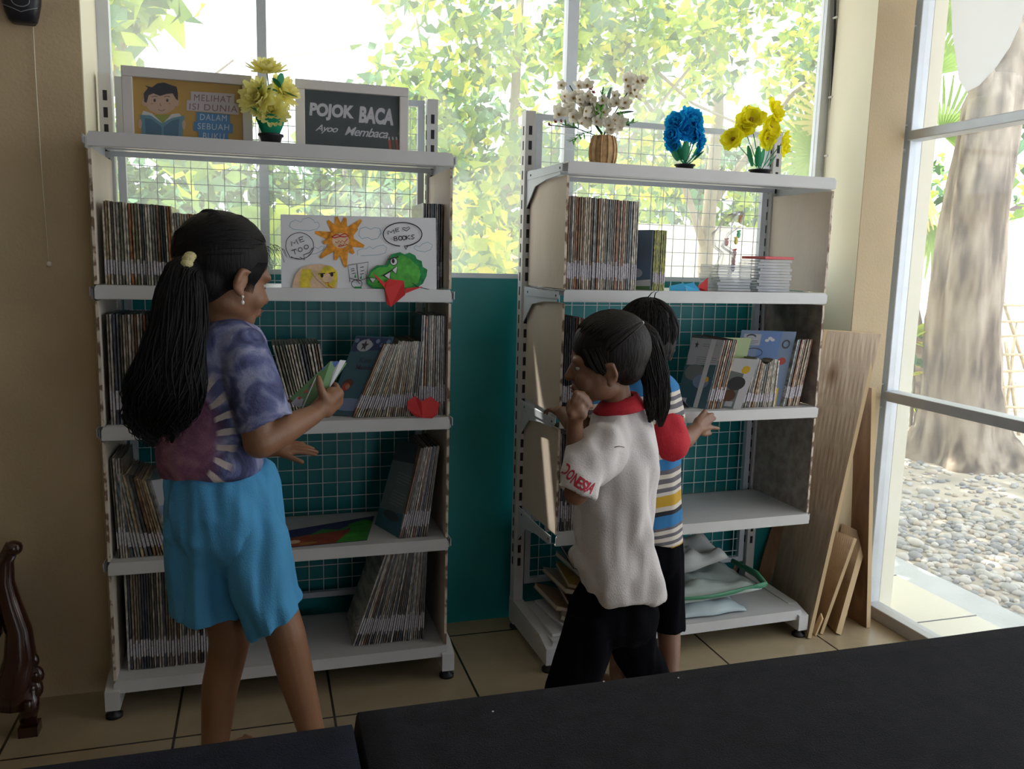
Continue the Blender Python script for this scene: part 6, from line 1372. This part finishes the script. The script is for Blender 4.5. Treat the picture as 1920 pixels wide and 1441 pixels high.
# fan palm fronds behind
m_palm=[leafmat('palm_green',(.22,.34,.08),.4),leafmat('palm_yellow',(.55,.5,.2),.4)]
t=thing('fan_palm','fan palm with drooping fronds left of the big trunk','palm',(6.2,4.6,-.1))
mb=MB(); mb.tube([(6.2,4.6,-.1),(6.25,4.6,1.3),(6.3,4.6,2.4)],[.12,.10,.08],m_bark,14); mb.build('trunk',t)
for i,(u,v,dx,dz) in enumerate(((1720,330,-.4,-.5),(1700,240,-.7,.2),(1740,140,.0,.6),(1720,60,-.3,.8),(1760,50,.4,.7),(1745,420,-.1,-1),(1715,380,-.5,-.8),(1690,150,-.9,.3),(1765,250,.2,.2),(1560,230,-.7,.5),(1530,290,-.9,.0),(1600,180,-.2,.8))):
    c=W(u,v,4.6); mb=MB(); d0=V((dx,-.3,dz)).normalized(); s_=d0.cross(V((0,1,0))).normalized()
    for k in range(18):
        a=-1.3+2.6*k/17; d=(d0*math.cos(a)+s_*math.sin(a)); petal(mb,c,d,(0,-1,0),.55,.045,m_palm[i%3==0],-.15,.1,4,0,rnd)
    mb.build('frond',t); mb=MB(); mb.tube([(6.3,4.6,2.4),c],.012,m_branch,6); mb.build('stalk',t)
# white boundary wall, veranda, poles, ladder
sb2('wall_garden',4.0,20,8.0,8.15,-.1,1.9,mat('garden_wall_white',(.78,.77,.74),.9))
t=thing('veranda','white gabled veranda with red brown door right of the big trunk','veranda',(9.6,5.6,-.1)); mwv=mat('veranda_white',(.8,.79,.77),.8); mrd=mat('red_brown_frame',(.30,.10,.06),.6); mgl=mat('dark_pane',(.25,.24,.22),.2)
X=lambda u,v: W(u,v,5.4)
a=X(1866,330); b=X(1990,300); g0=X(1866,430).z; 
MB().box(a.x,a.x+3,5.5,5.6,g0,a.z,mwv).build('gable_panel',t)
mb=MB(); mb.prism([X(1864,330)+V((0,0,0)),X(1990,296),X(1990,308),X(1864,342)],(0,.8,0),mwv); mb.build('roof_edge',t)
mb=MB(); mb.prism([X(1866,395),X(1990,330),X(1990,340),X(1866,405)],(0,.05,0),mwv); mb.build('rafter',t)
c0=X(1866,388); MB().box(a.x,a.x+3,5.45,5.5,X(1866,392).z,X(1866,377).z,mat('dark_beam',(.16,.13,.13),.8)).build('beam',t)
zt=X(1880,420).z; zb_=-.1
MB().box(a.x,a.x+3.0,6.2,6.3,-.1,X(1866,430).z+.2,mwv).build('wall',t)
MB().box(a.x+.05,a.x+.95,6.12,6.2,-.1,zt,mrd).build('door_frame',t); MB().box(a.x+.16,a.x+.84,6.08,6.13,.9,zt-.12,mgl).build('door_pane',t); MB().box(a.x+.16,a.x+.84,6.08,6.13,-.0,.8,mrd).build('door_panel',t)
for (u0,v0,u1,v1,r_) in ((1925,430,1885,780,.05),(1935,560,1908,760,.04)):
    mb=MB(); p=W(u0,v0,4.4); q=W(u1,v1,4.4); mb.tube([p,q+(q-p)*.2],r_,mwv,10); tag(mb.build('white_pole'),'thick white pole leaning right of the bamboo ladder' if r_>.045 else 'thinner white pole at the right picture edge by the veranda','pole')
t=thing('bamboo_ladder','weathered bamboo rack ladder leaning right of the big trunk','ladder',WZ(1870,820,-.1)); mbam=mat('bamboo',(.5,.42,.28),.7,var=.2,vscale=20)
for (a_,b_) in (((1858,540),(1895,840)),((1870,530),(1925,700)),((1850,700),(1862,845)),((1885,640),(1915,850)),((1905,600),(1880,840))):
    mb=MB(); mb.tube([W(*a_,3.3),W(*b_,3.3)],.014,mbam,8); mb.build('rail',t)
for v in (572,602,632,664,697,728,760,790,820): mb=MB(); mb.tube([W(1850,v,3.28),W(1925,v+rnd.uniform(-6,8),3.28)],.012,mbam,8); mb.build('rung',t)
# grey root stump left
mb=MB(); mb.tube([WZ(1735,800,-.1),W(1722,650,3.2),W(1705,560,3.2),W(1700,525,3.2)],[.10,.07,.06,.03],m_bark,12); tag(mb.build('tree_stump'),'thin crooked grey stem left of the big trunk behind the shoots','tree')
# torn white film on the upper side pane
mb=MB(); q=[WX(u,v,2.765) for u,v in ((1782,-20),(1785,60),(1798,150),(1812,172),(1835,160),(1868,125),(1893,88),(1915,40),(1932,-20))]
mb.prism(q,(.0015,0,0),leafmat('white_film',(.85,.9,.95),.6)); tag(mb.build('plastic_film'),'torn white plastic film stuck at the top of the side window','film')
# utility wires
for i,(a_,b_) in enumerate((((840,30),(1060,-20)),((500,110),(1080,20)),((840,75),(1320,-20)))):
    mb=MB(); mb.tube([W(*a_,7),(W(*a_,7)+W(*b_,7))/2-V((0,0,.05)),W(*b_,7)],.006,mat('wire_grey',(.5,.5,.5),.7),6)
    tag(mb.build('utility_wire'),['upper left utility wire crossing the middle window pane','long utility wire starting above the yellow paper flowers','lower utility wire running into the right pane\'s top'][i],'wire')
print('books', NB[0])
